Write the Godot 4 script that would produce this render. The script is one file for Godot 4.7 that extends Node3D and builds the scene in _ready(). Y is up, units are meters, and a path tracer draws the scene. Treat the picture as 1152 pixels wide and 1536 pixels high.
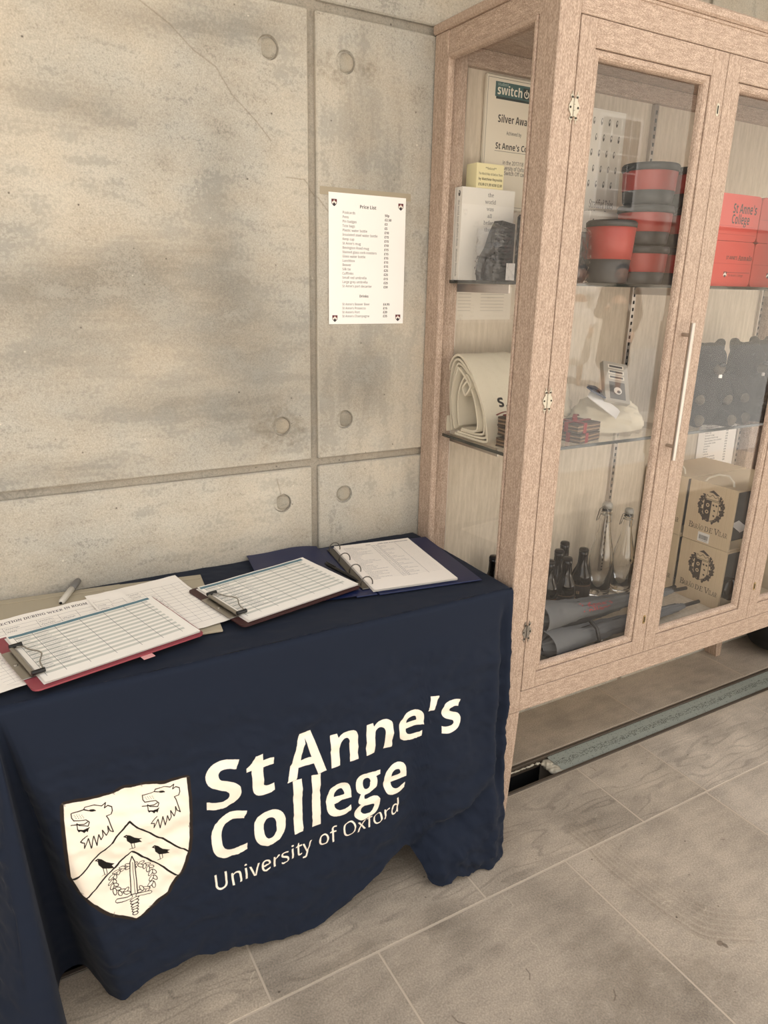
extends Node3D
# A covered walk with a board-marked concrete wall: a sales table under a printed navy cloth stands beside a limed oak display cabinet.

const T := 0.742          # table top height
const SX := 0.299         # outer side face of the cabinet
const FZ := 0.432         # outer front face of the cabinet
const KX := 1706.67       # cloth print: texture pixels per metre

var M := {}
var cache := {}
var rng := RandomNumberGenerator.new()

func _ready() -> void:
	rng.seed = 7
	# ---- camera
	var cam := Camera3D.new()
	cam.name = "camera"
	cam.fov = 70.9
	cam.keep_aspect = Camera3D.KEEP_HEIGHT
	cam.near = 0.05
	cam.far = 200.0
	cam.transform = Transform3D(Basis(Vector3(0.868631, 0.020899, 0.495019), Vector3(0.133245, 0.952448, -0.274023), Vector3(-0.477206, 0.303984, 0.824541)).orthonormalized(), Vector3(-0.75856, 1.41788, 1.63857))
	add_child(cam)
	cam.current = true
	# ---- sky, exposure
	var env := Environment.new()
	env.background_mode = Environment.BG_SKY
	var sm := ProceduralSkyMaterial.new()
	sm.sky_top_color = Color(0.85, 0.85, 0.85)
	sm.sky_horizon_color = Color(0.955, 0.938, 0.915)
	sm.ground_horizon_color = Color(0.72, 0.71, 0.69)
	sm.ground_bottom_color = Color(0.55, 0.54, 0.52)
	sm.sky_energy_multiplier = 1.0
	sm.ground_energy_multiplier = 0.8
	var sky := Sky.new()
	sky.sky_material = sm
	env.sky = sky
	env.tonemap_mode = Environment.TONE_MAPPER_LINEAR
	env.tonemap_exposure = 2.18
	env.sdfgi_enabled = true
	env.ssao_enabled = true
	env.ssil_enabled = true
	var we := WorldEnvironment.new()
	we.name = "world_environment"
	we.environment = env
	add_child(we)
	# ---- sun: behind the building, lights the court outside the covered walk
	var sun := DirectionalLight3D.new()
	sun.name = "sun"
	sun.light_color = Color(1.0, 0.975, 0.945)
	sun.light_energy = 2.1
	sun.light_angular_distance = 1.0
	sun.shadow_enabled = true
	sun.sky_mode = DirectionalLight3D.SKY_MODE_LIGHT_ONLY
	add_child(sun)
	sun.look_at_from_position(Vector3.ZERO, Vector3(0.35, -1.0, 0.62), Vector3.UP)

	make_materials()
	build_setting()
	build_table()
	build_cabinet()
	build_table_things()
	build_cabinet_things()
	build_court()

# ------------------------------------------------------------------ helpers
func put(parent: Node, called: String, mesh: Mesh, material: Material, at := Vector3.ZERO, turn := Vector3.ZERO) -> MeshInstance3D:
	var o := MeshInstance3D.new()
	o.name = called
	o.mesh = mesh
	o.material_override = material
	o.position = at
	o.rotation = turn
	o.cast_shadow = GeometryInstance3D.SHADOW_CASTING_SETTING_ON
	parent.add_child(o, true)
	return o

func thing(called: String, label: String, category: String, at := Vector3.ZERO, turn := Vector3.ZERO, group := "") -> Node3D:
	var o := Node3D.new()
	o.name = called
	o.position = at
	o.rotation = turn
	add_child(o, true)
	tag(o, label, category, group)
	return o

func tag(o: Node, label: String, category: String, group := "") -> Node:
	o.set_meta("label", label)
	o.set_meta("category", category)
	if group != "":
		o.set_meta("group", group)
	return o

func struct(called: String, label := "") -> Node3D:
	var o := Node3D.new()
	o.name = called
	o.set_meta("kind", "structure")
	if label != "":
		o.set_meta("label", label)
	add_child(o, true)
	return o

func copy(o: Node3D, at: Vector3, turn: Vector3, label := "") -> Node3D:
	var c: Node3D = o.duplicate()
	c.name = String(o.name).rstrip("0123456789_")
	add_child(c, true)
	c.position = at
	c.rotation = turn
	if label != "":
		c.set_meta("label", label)
	return c

func new_st() -> SurfaceTool:
	var st := SurfaceTool.new()
	st.begin(Mesh.PRIMITIVE_TRIANGLES)
	return st

func tri(st: SurfaceTool, a: Vector3, b: Vector3, c: Vector3, out: Vector3) -> void:
	# clockwise seen from outside
	if (b - a).cross(c - a).dot(out) > 0.0:
		var k := b
		b = c
		c = k
	st.add_vertex(a)
	st.add_vertex(b)
	st.add_vertex(c)

func quad(st: SurfaceTool, a: Vector3, b: Vector3, c: Vector3, d: Vector3, out: Vector3) -> void:
	tri(st, a, b, c, out)
	tri(st, a, c, d, out)

func add_box(st: SurfaceTool, at: Vector3, size: Vector3, b := 0.0015) -> void:
	# a box with chamfered edges, centred on at
	st.set_smooth_group(-1)
	var h := size * 0.5
	b = minf(b, minf(h.x, minf(h.y, h.z)) * 0.6)
	var i := h - Vector3(b, b, b)
	for ax in 3:
		var u := (ax + 1) % 3
		var v := (ax + 2) % 3
		for s in [-1.0, 1.0]:
			var p: Array[Vector3] = []
			for q in [[-1, -1], [1, -1], [1, 1], [-1, 1]]:
				var w := Vector3.ZERO
				w[ax] = s * h[ax]
				w[u] = q[0] * i[u]
				w[v] = q[1] * i[v]
				p.append(at + w)
			var n := Vector3.ZERO
			n[ax] = s
			quad(st, p[0], p[1], p[2], p[3], n)
	if b <= 0.0:
		return
	for ax in 3:
		var u := (ax + 1) % 3
		var v := (ax + 2) % 3
		for su in [-1.0, 1.0]:
			for sv in [-1.0, 1.0]:
				var p: Array[Vector3] = []
				for q in [[0, -1], [0, 1], [1, 1], [1, -1]]:
					var w := Vector3.ZERO
					w[u] = su * (h[u] if q[0] == 0 else i[u])
					w[v] = sv * (i[v] if q[0] == 0 else h[v])
					w[ax] = q[1] * i[ax]
					p.append(at + w)
				var n := Vector3.ZERO
				n[u] = su
				n[v] = sv
				quad(st, p[0], p[1], p[2], p[3], n)
	for sx in [-1.0, 1.0]:
		for sy in [-1.0, 1.0]:
			for sz in [-1.0, 1.0]:
				var n := Vector3(sx, sy, sz)
				tri(st, at + n * Vector3(h.x, i.y, i.z), at + n * Vector3(i.x, h.y, i.z), at + n * Vector3(i.x, i.y, h.z), n)

func box(size: Vector3, b := 0.0015) -> ArrayMesh:
	var key := "box%v_%f" % [size, b]
	if not cache.has(key):
		var st := new_st()
		add_box(st, Vector3.ZERO, size, b)
		st.generate_normals()
		cache[key] = st.commit()
	return cache[key]

# a box given by its two corners
func slab(parent: Node, called: String, material: Material, lo: Vector3, hi: Vector3, b := 0.0015) -> MeshInstance3D:
	return put(parent, called, box(hi - lo, b), material, (lo + hi) * 0.5)

func add_prism(st: SurfaceTool, pts: PackedVector2Array, z0: float, z1: float) -> void:
	# outline in x,y pulled along z
	st.set_smooth_group(-1)
	var ids := Geometry2D.triangulate_polygon(pts)
	for k in range(0, ids.size(), 3):
		var a := pts[ids[k]]
		var b := pts[ids[k + 1]]
		var c := pts[ids[k + 2]]
		tri(st, Vector3(a.x, a.y, z1), Vector3(b.x, b.y, z1), Vector3(c.x, c.y, z1), Vector3.BACK)
		tri(st, Vector3(a.x, a.y, z0), Vector3(b.x, b.y, z0), Vector3(c.x, c.y, z0), Vector3.FORWARD)
	var area := 0.0
	for k in pts.size():
		area += pts[k].cross(pts[(k + 1) % pts.size()])
	var sgn := 1.0 if area > 0.0 else -1.0
	for k in pts.size():
		var a := pts[k]
		var b := pts[(k + 1) % pts.size()]
		var e := b - a
		quad(st, Vector3(a.x, a.y, z0), Vector3(b.x, b.y, z0), Vector3(b.x, b.y, z1), Vector3(a.x, a.y, z1), Vector3(e.y, -e.x, 0.0) * sgn)

func prism(pts: PackedVector2Array, z0: float, z1: float) -> ArrayMesh:
	var st := new_st()
	add_prism(st, pts, z0, z1)
	st.generate_normals()
	return st.commit()

func rounded(w: float, h: float, r: float, n := 4) -> PackedVector2Array:
	var p := PackedVector2Array()
	for c in [[1, 1, 0.0], [-1, 1, 0.5], [-1, -1, 1.0], [1, -1, 1.5]]:
		for k in n + 1:
			var a: float = (c[2] + 0.5 * k / n) * PI
			p.append(Vector2(c[0] * (w * 0.5 - r) + cos(a) * r, c[1] * (h * 0.5 - r) + sin(a) * r))
	return p

# grid surface: f(u, v) -> position; uv = (u, v) unless g is given
func grid(nu: int, nv: int, f: Callable, g = null) -> ArrayMesh:
	var st := new_st()
	st.set_smooth_group(0)
	for j in nv + 1:
		for i in nu + 1:
			var u := float(i) / nu
			var v := float(j) / nv
			var p: Vector3 = f.call(u, v)
			st.set_uv(g.call(u, v, p) if g != null else Vector2(u, v))
			st.add_vertex(p)
	for j in nv:
		for i in nu:
			var a := j * (nu + 1) + i
			for k in [a, a + 1, a + nu + 2, a, a + nu + 2, a + nu + 1]:
				st.add_index(k)
	st.generate_normals()
	return st.commit()

func lathe(profile: Array, segs := 24, wob := 0.0) -> ArrayMesh:
	# profile of [radius, height], bottom to top
	var n := profile.size() - 1
	return grid(segs, n, func(u: float, v: float) -> Vector3:
		var k: Array = profile[roundi(v * n)]
		var r: float = k[0] * (1.0 + wob * sin(u * TAU * 5.0))
		return Vector3(cos(u * TAU) * r, k[1], sin(u * TAU) * r))

func tube(path: Array, r: float, segs := 8, closed_ends := true) -> ArrayMesh:
	var st := new_st()
	add_tube(st, path, r, segs, closed_ends)
	st.generate_normals()
	return st.commit()

func add_tube(st: SurfaceTool, path: Array, r: float, segs := 8, closed_ends := true) -> void:
	st.set_smooth_group(1)
	var rings: Array = []
	var side := Vector3.ZERO
	for k in path.size():
		var t: Vector3 = (path[mini(k + 1, path.size() - 1)] - path[maxi(k - 1, 0)]).normalized()
		if side == Vector3.ZERO:
			side = t.cross(Vector3.UP if absf(t.y) < 0.9 else Vector3.RIGHT).normalized()
		side = (side - t * side.dot(t)).normalized()
		var up := t.cross(side)
		var ring: Array[Vector3] = []
		for s in segs:
			ring.append(path[k] + (side * cos(s * TAU / segs) + up * sin(s * TAU / segs)) * r)
		rings.append(ring)
	for k in path.size() - 1:
		for s in segs:
			var a: Vector3 = rings[k][s]
			var b: Vector3 = rings[k][(s + 1) % segs]
			var c: Vector3 = rings[k + 1][(s + 1) % segs]
			var d: Vector3 = rings[k + 1][s]
			quad(st, a, b, c, d, (a + c) * 0.5 - (path[k] + path[k + 1]) * 0.5)
	if closed_ends:
		st.set_smooth_group(-1)
		for e in [0, path.size() - 1]:
			var o: Vector3 = path[e] - path[1 if e == 0 else e - 1]
			for s in segs:
				tri(st, path[e], rings[e][s], rings[e][(s + 1) % segs], o)

func cyl(r: float, h: float, segs := 20) -> ArrayMesh:
	return lathe([[0.0, -h * 0.5], [r * 0.94, -h * 0.5], [r, -h * 0.5 + r * 0.06], [r, h * 0.5 - r * 0.06], [r * 0.94, h * 0.5], [0.0, h * 0.5]], segs)

func smin(a: float, b: float, k: float) -> float:
	var h := clampf(0.5 + 0.5 * (b - a) / k, 0.0, 1.0)
	return lerpf(b, a, h) - k * h * (1.0 - h)

# bones: [from, to, radius from, radius to]; surface nets over a smooth union of tapered capsules
func body(bones: Array, cell: float, k := 0.03, noise: FastNoiseLite = null, amp := 0.0) -> ArrayMesh:
	var lo := Vector3(1e9, 1e9, 1e9)
	var hi := -lo
	for b in bones:
		for e in 2:
			var p: Vector3 = b[e]
			var r: float = b[2 + e] + cell * 2.0 + amp
			lo = lo.min(p - Vector3(r, r, r))
			hi = hi.max(p + Vector3(r, r, r))
	var n := Vector3i(((hi - lo) / cell).ceil()) + Vector3i.ONE
	var f := PackedFloat32Array()
	f.resize(n.x * n.y * n.z)
	f.fill(1.0)
	for b in bones:
		var pa: Vector3 = b[0]
		var ab: Vector3 = b[1] - pa
		var l2 := maxf(ab.length_squared(), 1e-9)
		var ra: float = b[2]
		var dr: float = b[3] - ra
		var m: float = maxf(ra, b[3]) + k + cell * 2.0 + amp
		var q0 := Vector3i(((pa.min(b[1]) - Vector3(m, m, m) - lo) / cell).floor()).clamp(Vector3i.ZERO, n - Vector3i.ONE)
		var q1 := Vector3i(((pa.max(b[1]) + Vector3(m, m, m) - lo) / cell).ceil()).clamp(Vector3i.ZERO, n - Vector3i.ONE)
		for z in range(q0.z, q1.z + 1):
			for y in range(q0.y, q1.y + 1):
				var at := (z * n.y + y) * n.x
				for x in range(q0.x, q1.x + 1):
					var p := lo + Vector3(x, y, z) * cell
					var t := clampf((p - pa).dot(ab) / l2, 0.0, 1.0)
					var d := (p - pa - ab * t).length() - ra - dr * t
					f[at + x] = smin(f[at + x], d, k)
	if noise:
		for z in n.z:
			for y in n.y:
				for x in n.x:
					var at := (z * n.y + y) * n.x + x
					if absf(f[at]) < amp * 2.0 + cell * 2.0:
						f[at] += noise.get_noise_3d(x * cell, y * cell, z * cell) * amp
	var ids := {}
	var st := new_st()
	st.set_smooth_group(0)
	var cnt := 0
	var step: Array[int] = [1, n.x, n.x * n.y]
	for z in n.z - 1:
		for y in n.y - 1:
			for x in n.x - 1:
				var at := (z * n.y + y) * n.x + x
				var c0 := f[at] < 0.0
				if c0 == (f[at + 1] < 0.0) and c0 == (f[at + n.x] < 0.0) and c0 == (f[at + n.x + 1] < 0.0) and c0 == (f[at + step[2]] < 0.0) and c0 == (f[at + step[2] + 1] < 0.0) and c0 == (f[at + step[2] + n.x] < 0.0) and c0 == (f[at + step[2] + n.x + 1] < 0.0):
					continue
				var s := Vector3.ZERO
				var m := 0
				for ax in 3:
					for w in 4:
						var o := Vector3i.ZERO
						o[(ax + 1) % 3] = w & 1
						o[(ax + 2) % 3] = w >> 1
						var a := f[at + o.x + o.y * n.x + o.z * step[2]]
						var b2 := f[at + o.x + o.y * n.x + o.z * step[2] + step[ax]]
						if (a < 0.0) != (b2 < 0.0):
							var v := Vector3(o)
							v[ax] += a / (a - b2)
							s += v
							m += 1
				st.add_vertex(lo + (Vector3(x, y, z) + s / m) * cell)
				ids[at] = cnt
				cnt += 1
	for at in ids:
		for ax in 3:
			var a := f[at]
			var b2 := f[at + step[ax]]
			if (a < 0.0) == (b2 < 0.0):
				continue
			var su := step[(ax + 1) % 3]
			var sv := step[(ax + 2) % 3]
			if not (ids.has(at - su) and ids.has(at - sv) and ids.has(at - su - sv)):
				continue
			var q: Array[int] = [ids[at], ids[at - su], ids[at - su - sv], ids[at - sv]]
			if a < 0.0:
				for e in [0, 2, 1, 0, 3, 2]:
					st.add_index(q[e])
			else:
				for e in [0, 1, 2, 0, 2, 3]:
					st.add_index(q[e])
	st.generate_normals()
	return st.commit()

# ------------------------------------------------------------------ print: a small anti-aliased drawing surface
class Canvas:
	var w: int
	var h: int
	var px: PackedByteArray
	var fonts := {}

	func _init(ww: int, hh: int, c: Color) -> void:
		w = ww
		h = hh
		px = PackedByteArray()
		px.resize(w * h * 3)
		var im := Image.create(w, h, false, Image.FORMAT_RGB8)
		im.fill(c)
		px = im.get_data()

	func tris(t: PackedVector2Array, c: Color, alpha := 1.0) -> void:
		if t.size() < 3:
			return
		var x0 := w
		var y0 := h
		var x1 := 0
		var y1 := 0
		for p in t:
			x0 = mini(x0, floori(p.x))
			x1 = maxi(x1, ceili(p.x))
			y0 = mini(y0, floori(p.y))
			y1 = maxi(y1, ceili(p.y))
		x0 = clampi(x0, 0, w - 1)
		x1 = clampi(x1, 0, w - 1)
		y0 = clampi(y0, 0, h - 1)
		y1 = clampi(y1, 0, h - 1)
		var bw := x1 - x0 + 1
		var bh := y1 - y0 + 1
		var cov := PackedFloat32Array()
		cov.resize(bw * bh)
		for k in range(0, t.size() - 2, 3):
			var a := t[k]
			var b := t[k + 1]
			var d := t[k + 2]
			var lo := maxf(minf(a.y, minf(b.y, d.y)), y0)
			var hi := minf(maxf(a.y, maxf(b.y, d.y)), y1 + 1.0)
			var s0 := ceili(lo * 4.0 - 0.5)
			var s1 := floori(hi * 4.0 - 0.5)
			for s in range(s0, s1 + 1):
				var y := (s + 0.5) / 4.0
				var l := 1e9
				var r := -1e9
				if (a.y <= y) != (b.y <= y):
					var x := a.x + (b.x - a.x) * (y - a.y) / (b.y - a.y)
					l = minf(l, x)
					r = maxf(r, x)
				if (b.y <= y) != (d.y <= y):
					var x := b.x + (d.x - b.x) * (y - b.y) / (d.y - b.y)
					l = minf(l, x)
					r = maxf(r, x)
				if (d.y <= y) != (a.y <= y):
					var x := d.x + (a.x - d.x) * (y - d.y) / (a.y - d.y)
					l = minf(l, x)
					r = maxf(r, x)
				l = maxf(l, x0)
				r = minf(r, x1 + 1.0)
				if r <= l:
					continue
				var row := (int(y) - y0) * bw - x0
				var il := int(l)
				var ir := mini(int(r), x1)
				if il == ir:
					cov[row + il] += (r - l) * 0.25
				else:
					cov[row + il] += (il + 1 - l) * 0.25
					for x in range(il + 1, ir):
						cov[row + x] += 0.25
					cov[row + ir] += (r - ir) * 0.25
		var cr := c.r * 255.0
		var cg := c.g * 255.0
		var cb := c.b * 255.0
		for y in bh:
			var o := ((y + y0) * w + x0) * 3
			for x in bw:
				var v := cov[y * bw + x]
				if v > 0.004:
					v = minf(v, 1.0) * alpha
					var q := o + x * 3
					px[q] = int(px[q] + (cr - px[q]) * v)
					px[q + 1] = int(px[q + 1] + (cg - px[q + 1]) * v)
					px[q + 2] = int(px[q + 2] + (cb - px[q + 2]) * v)

	func poly(p: PackedVector2Array, c: Color, alpha := 1.0) -> void:
		var t := PackedVector2Array()
		for i in Geometry2D.triangulate_polygon(p):
			t.append(p[i])
		tris(t, c, alpha)

	func rect(x: float, y: float, rw: float, rh: float, c: Color, alpha := 1.0) -> void:
		poly(PackedVector2Array([Vector2(x, y), Vector2(x + rw, y), Vector2(x + rw, y + rh), Vector2(x, y + rh)]), c, alpha)

	func stroke(p: PackedVector2Array, width: float, c: Color, closed := false, alpha := 1.0) -> void:
		var n := p.size() if closed else p.size() - 1
		for k in n:
			var a := p[k]
			var b := p[(k + 1) % p.size()]
			var d := (b - a).normalized() * width * 0.5
			var s := d.orthogonal()
			d *= 0.7
			var t := PackedVector2Array([a - d + s * 0.4, a + s, b + s, b + d + s * 0.4, b + d - s * 0.4, b - s, a - s, a - d - s * 0.4])
			var u := PackedVector2Array()
			for i in range(1, 7):
				u.append_array([t[0], t[i], t[i + 1]])
			tris(u, c, alpha)

	func ell(x: float, y: float, rx: float, ry: float, c: Color, turn := 0.0, alpha := 1.0) -> void:
		var p := PackedVector2Array()
		for k in 14:
			p.append(Vector2(x, y) + Vector2(cos(k * TAU / 14) * rx, sin(k * TAU / 14) * ry).rotated(turn))
		poly(p, c, alpha)

	# the text's triangles at size px (em), baseline at the origin, y down
	func glyphs(s: String, face: String, bold: bool, size: float) -> Array:
		var key := face + str(bold)
		if not fonts.has(key):
			var f := SystemFont.new()
			f.font_names = PackedStringArray([face])
			f.font_weight = 700 if bold else 400
			fonts[key] = f
		var m := TextMesh.new()
		m.text = s
		m.font = fonts[key]
		m.font_size = 64
		m.pixel_size = 1.0
		m.depth = 0.0
		m.curve_step = 3.0
		m.horizontal_alignment = HORIZONTAL_ALIGNMENT_LEFT
		m.vertical_alignment = VERTICAL_ALIGNMENT_TOP
		var a := m.get_mesh_arrays()
		var t := PackedVector2Array()
		if a.size() == 0 or a[Mesh.ARRAY_VERTEX] == null:
			return [t, 0.0]
		var v: PackedVector3Array = a[Mesh.ARRAY_VERTEX]
		var asc: float = fonts[key].get_ascent(64)
		var k := size / 64.0
		var right := 0.0
		for p in v:
			t.append(Vector2(p.x * k, -(p.y + asc) * k))
			right = maxf(right, p.x * k)
		return [t, right]

	# fit: width in px to squeeze or stretch the line to (0: natural)
	func text(s: String, x: float, y: float, size: float, c: Color, bold := false, align := 0.0, fit := 0.0, face := "Droid Sans", turn := 0.0, tall := 1.0, alpha := 1.0) -> void:
		var g := glyphs(s, face, bold, size)
		var t: PackedVector2Array = g[0]
		var wide: float = g[1]
		var sx := fit / wide if fit > 0.0 and wide > 0.0 else 1.0
		for k in t.size():
			t[k] = Vector2(x, y) + Vector2((t[k].x - wide * align) * sx, t[k].y * tall).rotated(turn)
		tris(t, c, alpha)

	func scrawl(r: RandomNumberGenerator, x: float, y: float, length: float, high: float, c: Color, width := 1.4) -> void:
		var p := PackedVector2Array()
		var n := int(length / (high * 0.35)) + 2
		for k in n:
			p.append(Vector2(x + length * k / n, y - high * (0.5 + 0.5 * (-1.0 if k % 2 else 1.0) * r.randf_range(0.3, 1.0))))
		stroke(p, width, c, false, 0.8)

	func image() -> Image:
		return Image.create_from_data(w, h, false, Image.FORMAT_RGB8, px)

	func tex() -> ImageTexture:
		return ImageTexture.create_from_image(image())

func pv(a: Array) -> PackedVector2Array:
	var p := PackedVector2Array()
	for k in range(0, a.size(), 2):
		p.append(Vector2(a[k], a[k + 1]))
	return p

# ------------------------------------------------------------------ materials
func flat(called: String, c: Color, rough := 0.6, metal := 0.0) -> StandardMaterial3D:
	var m := StandardMaterial3D.new()
	m.resource_name = called
	m.albedo_color = c
	m.roughness = rough
	m.metallic = metal
	M[called] = m
	return m

func noise(freq: float, oct := 3, sd := 1, kind := FastNoiseLite.TYPE_SIMPLEX_SMOOTH) -> FastNoiseLite:
	var n := FastNoiseLite.new()
	n.noise_type = kind
	n.frequency = freq
	n.seed = sd
	n.fractal_type = FastNoiseLite.FRACTAL_FBM if oct > 1 else FastNoiseLite.FRACTAL_NONE
	n.fractal_octaves = oct
	return n

func bytes(n: FastNoiseLite, w: int, h: int, sw := 0, sh := 0) -> PackedByteArray:
	# noise of sw x sh stretched to w x h
	var im: Image = n.get_image(sw if sw > 0 else w, sh if sh > 0 else h)
	im.convert(Image.FORMAT_L8)
	if sw > 0 or sh > 0:
		im.resize(w, h, Image.INTERPOLATE_CUBIC)
	return im.get_data()

func seamless(n: FastNoiseLite, size: int) -> PackedByteArray:
	var im: Image = n.get_seamless_image(size, size)
	im.convert(Image.FORMAT_L8)
	return im.get_data()

func ramp_tex(a: PackedByteArray, b: PackedByteArray, mix: float, lo: Color, hi: Color, size: int, gain := 1.6) -> ImageTexture:
	var out := PackedByteArray()
	out.resize(size * size * 3)
	for k in size * size:
		var v := clampf(((a[k] * (1.0 - mix) + b[k] * mix) / 255.0 - 0.5) * gain + 0.5, 0.0, 1.0)
		out[k * 3] = int((lo.r + (hi.r - lo.r) * v) * 255.0)
		out[k * 3 + 1] = int((lo.g + (hi.g - lo.g) * v) * 255.0)
		out[k * 3 + 2] = int((lo.b + (hi.b - lo.b) * v) * 255.0)
	return ImageTexture.create_from_image(Image.create_from_data(size, size, false, Image.FORMAT_RGB8, out))

func grey_tex(a: PackedByteArray, w: int, h: int) -> ImageTexture:
	return ImageTexture.create_from_image(Image.create_from_data(w, h, false, Image.FORMAT_L8, a))

func tri_map(m: StandardMaterial3D, s: Vector3, o := Vector3.ZERO, world := true) -> StandardMaterial3D:
	m.uv1_triplanar = true
	m.uv1_world_triplanar = world
	m.uv1_scale = s
	m.uv1_offset = o
	m.uv1_triplanar_sharpness = 8.0
	return m

func bump(m: StandardMaterial3D, t: Texture2D, scale: float) -> void:
	m.heightmap_enabled = true
	m.heightmap_texture = t
	m.heightmap_scale = scale

func printed(called: String, c: Canvas, rough := 0.75) -> StandardMaterial3D:
	var m := flat(called, Color.WHITE, rough)
	m.albedo_texture = c.tex()
	m.texture_repeat = false
	return m

func make_materials() -> void:
	# limed oak: the grain runs along the long side of each member
	var na := seamless(noise(0.02, 4, 3), 512)
	var nb := seamless(noise(0.11, 2, 9), 512)
	var oak := ramp_tex(na, nb, 0.72, Color(0.60, 0.515, 0.45), Color(0.855, 0.775, 0.705), 512, 2.4)
	var oak_b := grey_tex(nb, 512, 512)
	var pale := ramp_tex(na, nb, 0.4, Color(0.76, 0.71, 0.63), Color(0.85, 0.80, 0.73), 512, 1.6)
	for g in [["oak_x", Vector3(2.4, 15, 15)], ["oak_y", Vector3(15, 2.4, 15)], ["oak_z", Vector3(15, 15, 2.4)]]:
		var m := tri_map(flat(g[0], Color(0.935, 0.92, 0.91), 0.62), g[1], Vector3(0.13, 0.4, 0.27))
		m.albedo_texture = oak
		bump(m, oak_b, 0.03)
	var pm := tri_map(flat("pale_wood", Color.WHITE, 0.6), Vector3(7, 0.8, 7))
	pm.albedo_texture = pale
	# glass
	var gl := flat("glass", Color(1, 1, 1, 0.003), 0.012)
	gl.metallic_specular = 0.5
	gl.transparency = BaseMaterial3D.TRANSPARENCY_ALPHA
	var film := flat("film", Color(1, 1, 1, 0.012), 0.05)
	film.transparency = BaseMaterial3D.TRANSPARENCY_ALPHA
	var bg := flat("bottle_glass", Color(0.995, 0.995, 0.99, 0.0), 0.02)
	bg.refraction_enabled = true
	bg.refraction_scale = 0.05
	flat("glass_edge", Color(0.16, 0.17, 0.15), 0.15)
	flat("brown_glass", Color(0.035, 0.022, 0.015), 0.08)
	# metals
	flat("nickel", Color(0.66, 0.645, 0.62), 0.3, 1.0)
	flat("ring_metal", Color(0.40, 0.385, 0.365), 0.3, 1.0)
	flat("steel", Color(0.72, 0.69, 0.66), 0.35, 1.0)
	flat("hinge_metal", Color(0.76, 0.73, 0.66), 0.45, 0.35)
	flat("brass", Color(0.75, 0.66, 0.48), 0.4, 1.0)
	flat("dark_hole", Color(0.012, 0.011, 0.010), 0.8)
	flat("black_rubber", Color(0.03, 0.03, 0.03), 0.45)
	flat("black_plastic", Color(0.045, 0.045, 0.05), 0.35)
	flat("screw", Color(0.20, 0.18, 0.15), 0.5, 0.5)
	flat("paper", Color(0.93, 0.91, 0.885), 0.8)
	# concrete: unique patches and casting marks over the stretch of wall in view
	var w := 2048
	var h := 1408
	var n1 := bytes(noise(0.0026, 5, 21), w, h)
	var n2 := bytes(noise(0.016, 5, 22), w, h, 1400, 1408)
	var n3 := bytes(noise(0.13, 2, 23), w, h)
	var n4 := bytes(noise(0.03, 4, 24), w, h, 2048, 330)
	var n5 := bytes(noise(0.035, 5, 25), w, h, 420, 1408)
	var n6 := bytes(noise(0.38, 2, 26), w, h)
	var cv := Canvas.new(w, h, Color(0.5, 0.5, 0.5))
	var hb := PackedByteArray()
	hb.resize(w * h)
	var zone := PackedFloat32Array()
	zone.resize(256 * 176)
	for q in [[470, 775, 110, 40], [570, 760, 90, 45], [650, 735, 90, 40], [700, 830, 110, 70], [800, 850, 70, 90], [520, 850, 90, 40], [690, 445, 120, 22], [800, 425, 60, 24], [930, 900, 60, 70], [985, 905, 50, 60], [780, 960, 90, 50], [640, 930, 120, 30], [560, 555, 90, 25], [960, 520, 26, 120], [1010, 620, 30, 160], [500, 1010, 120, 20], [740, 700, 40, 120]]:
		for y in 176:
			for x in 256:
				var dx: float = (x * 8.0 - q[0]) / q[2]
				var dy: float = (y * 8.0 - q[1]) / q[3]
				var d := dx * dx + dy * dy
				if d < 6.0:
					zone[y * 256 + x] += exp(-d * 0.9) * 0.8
	var split := int((-0.0163 + 1.4) * 640)
	for y in h:
		for x in w:
			var k := y * w + x
			var a := n1[k] / 255.0
			var b := n2[k] / 255.0
			var c := n3[k] / 255.0
			var e := (n4[k] if x > split else n5[k]) / 255.0
			var g := n6[k] / 255.0
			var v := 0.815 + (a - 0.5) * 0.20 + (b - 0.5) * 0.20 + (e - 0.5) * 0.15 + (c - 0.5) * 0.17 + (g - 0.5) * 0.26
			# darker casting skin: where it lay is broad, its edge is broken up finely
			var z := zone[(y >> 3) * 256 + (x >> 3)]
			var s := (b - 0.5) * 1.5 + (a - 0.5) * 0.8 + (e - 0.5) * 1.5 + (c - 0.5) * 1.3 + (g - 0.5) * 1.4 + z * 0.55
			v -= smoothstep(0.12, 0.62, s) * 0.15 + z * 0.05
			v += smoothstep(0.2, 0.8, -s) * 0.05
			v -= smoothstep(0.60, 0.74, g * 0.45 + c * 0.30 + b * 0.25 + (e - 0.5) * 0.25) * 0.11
			v = clampf(v, 0.0, 1.0)
			var warm := (a - b) * 0.02
			cv.px[k * 3] = int(clampf(v * 0.885 + warm, 0, 1) * 255)
			cv.px[k * 3 + 1] = int(clampf(v * 0.852, 0, 1) * 255)
			cv.px[k * 3 + 2] = int(clampf(v * 0.790 - warm, 0, 1) * 255)
			hb[k] = int(clampf(c * 0.6 + b * 0.4, 0, 1) * 255)
	var ink := Color(0.40, 0.36, 0.30)
	for cr in [[650, 430, 690, 452, 718, 476, 747, 491, 768, 521, 801, 549, 822, 571], [844, 616, 872, 617, 894, 640, 920, 668], [818, 1060, 824, 1085, 829, 1103]]:
		cv.stroke(pv(cr), 1.4, ink, false, 0.38)
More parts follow.
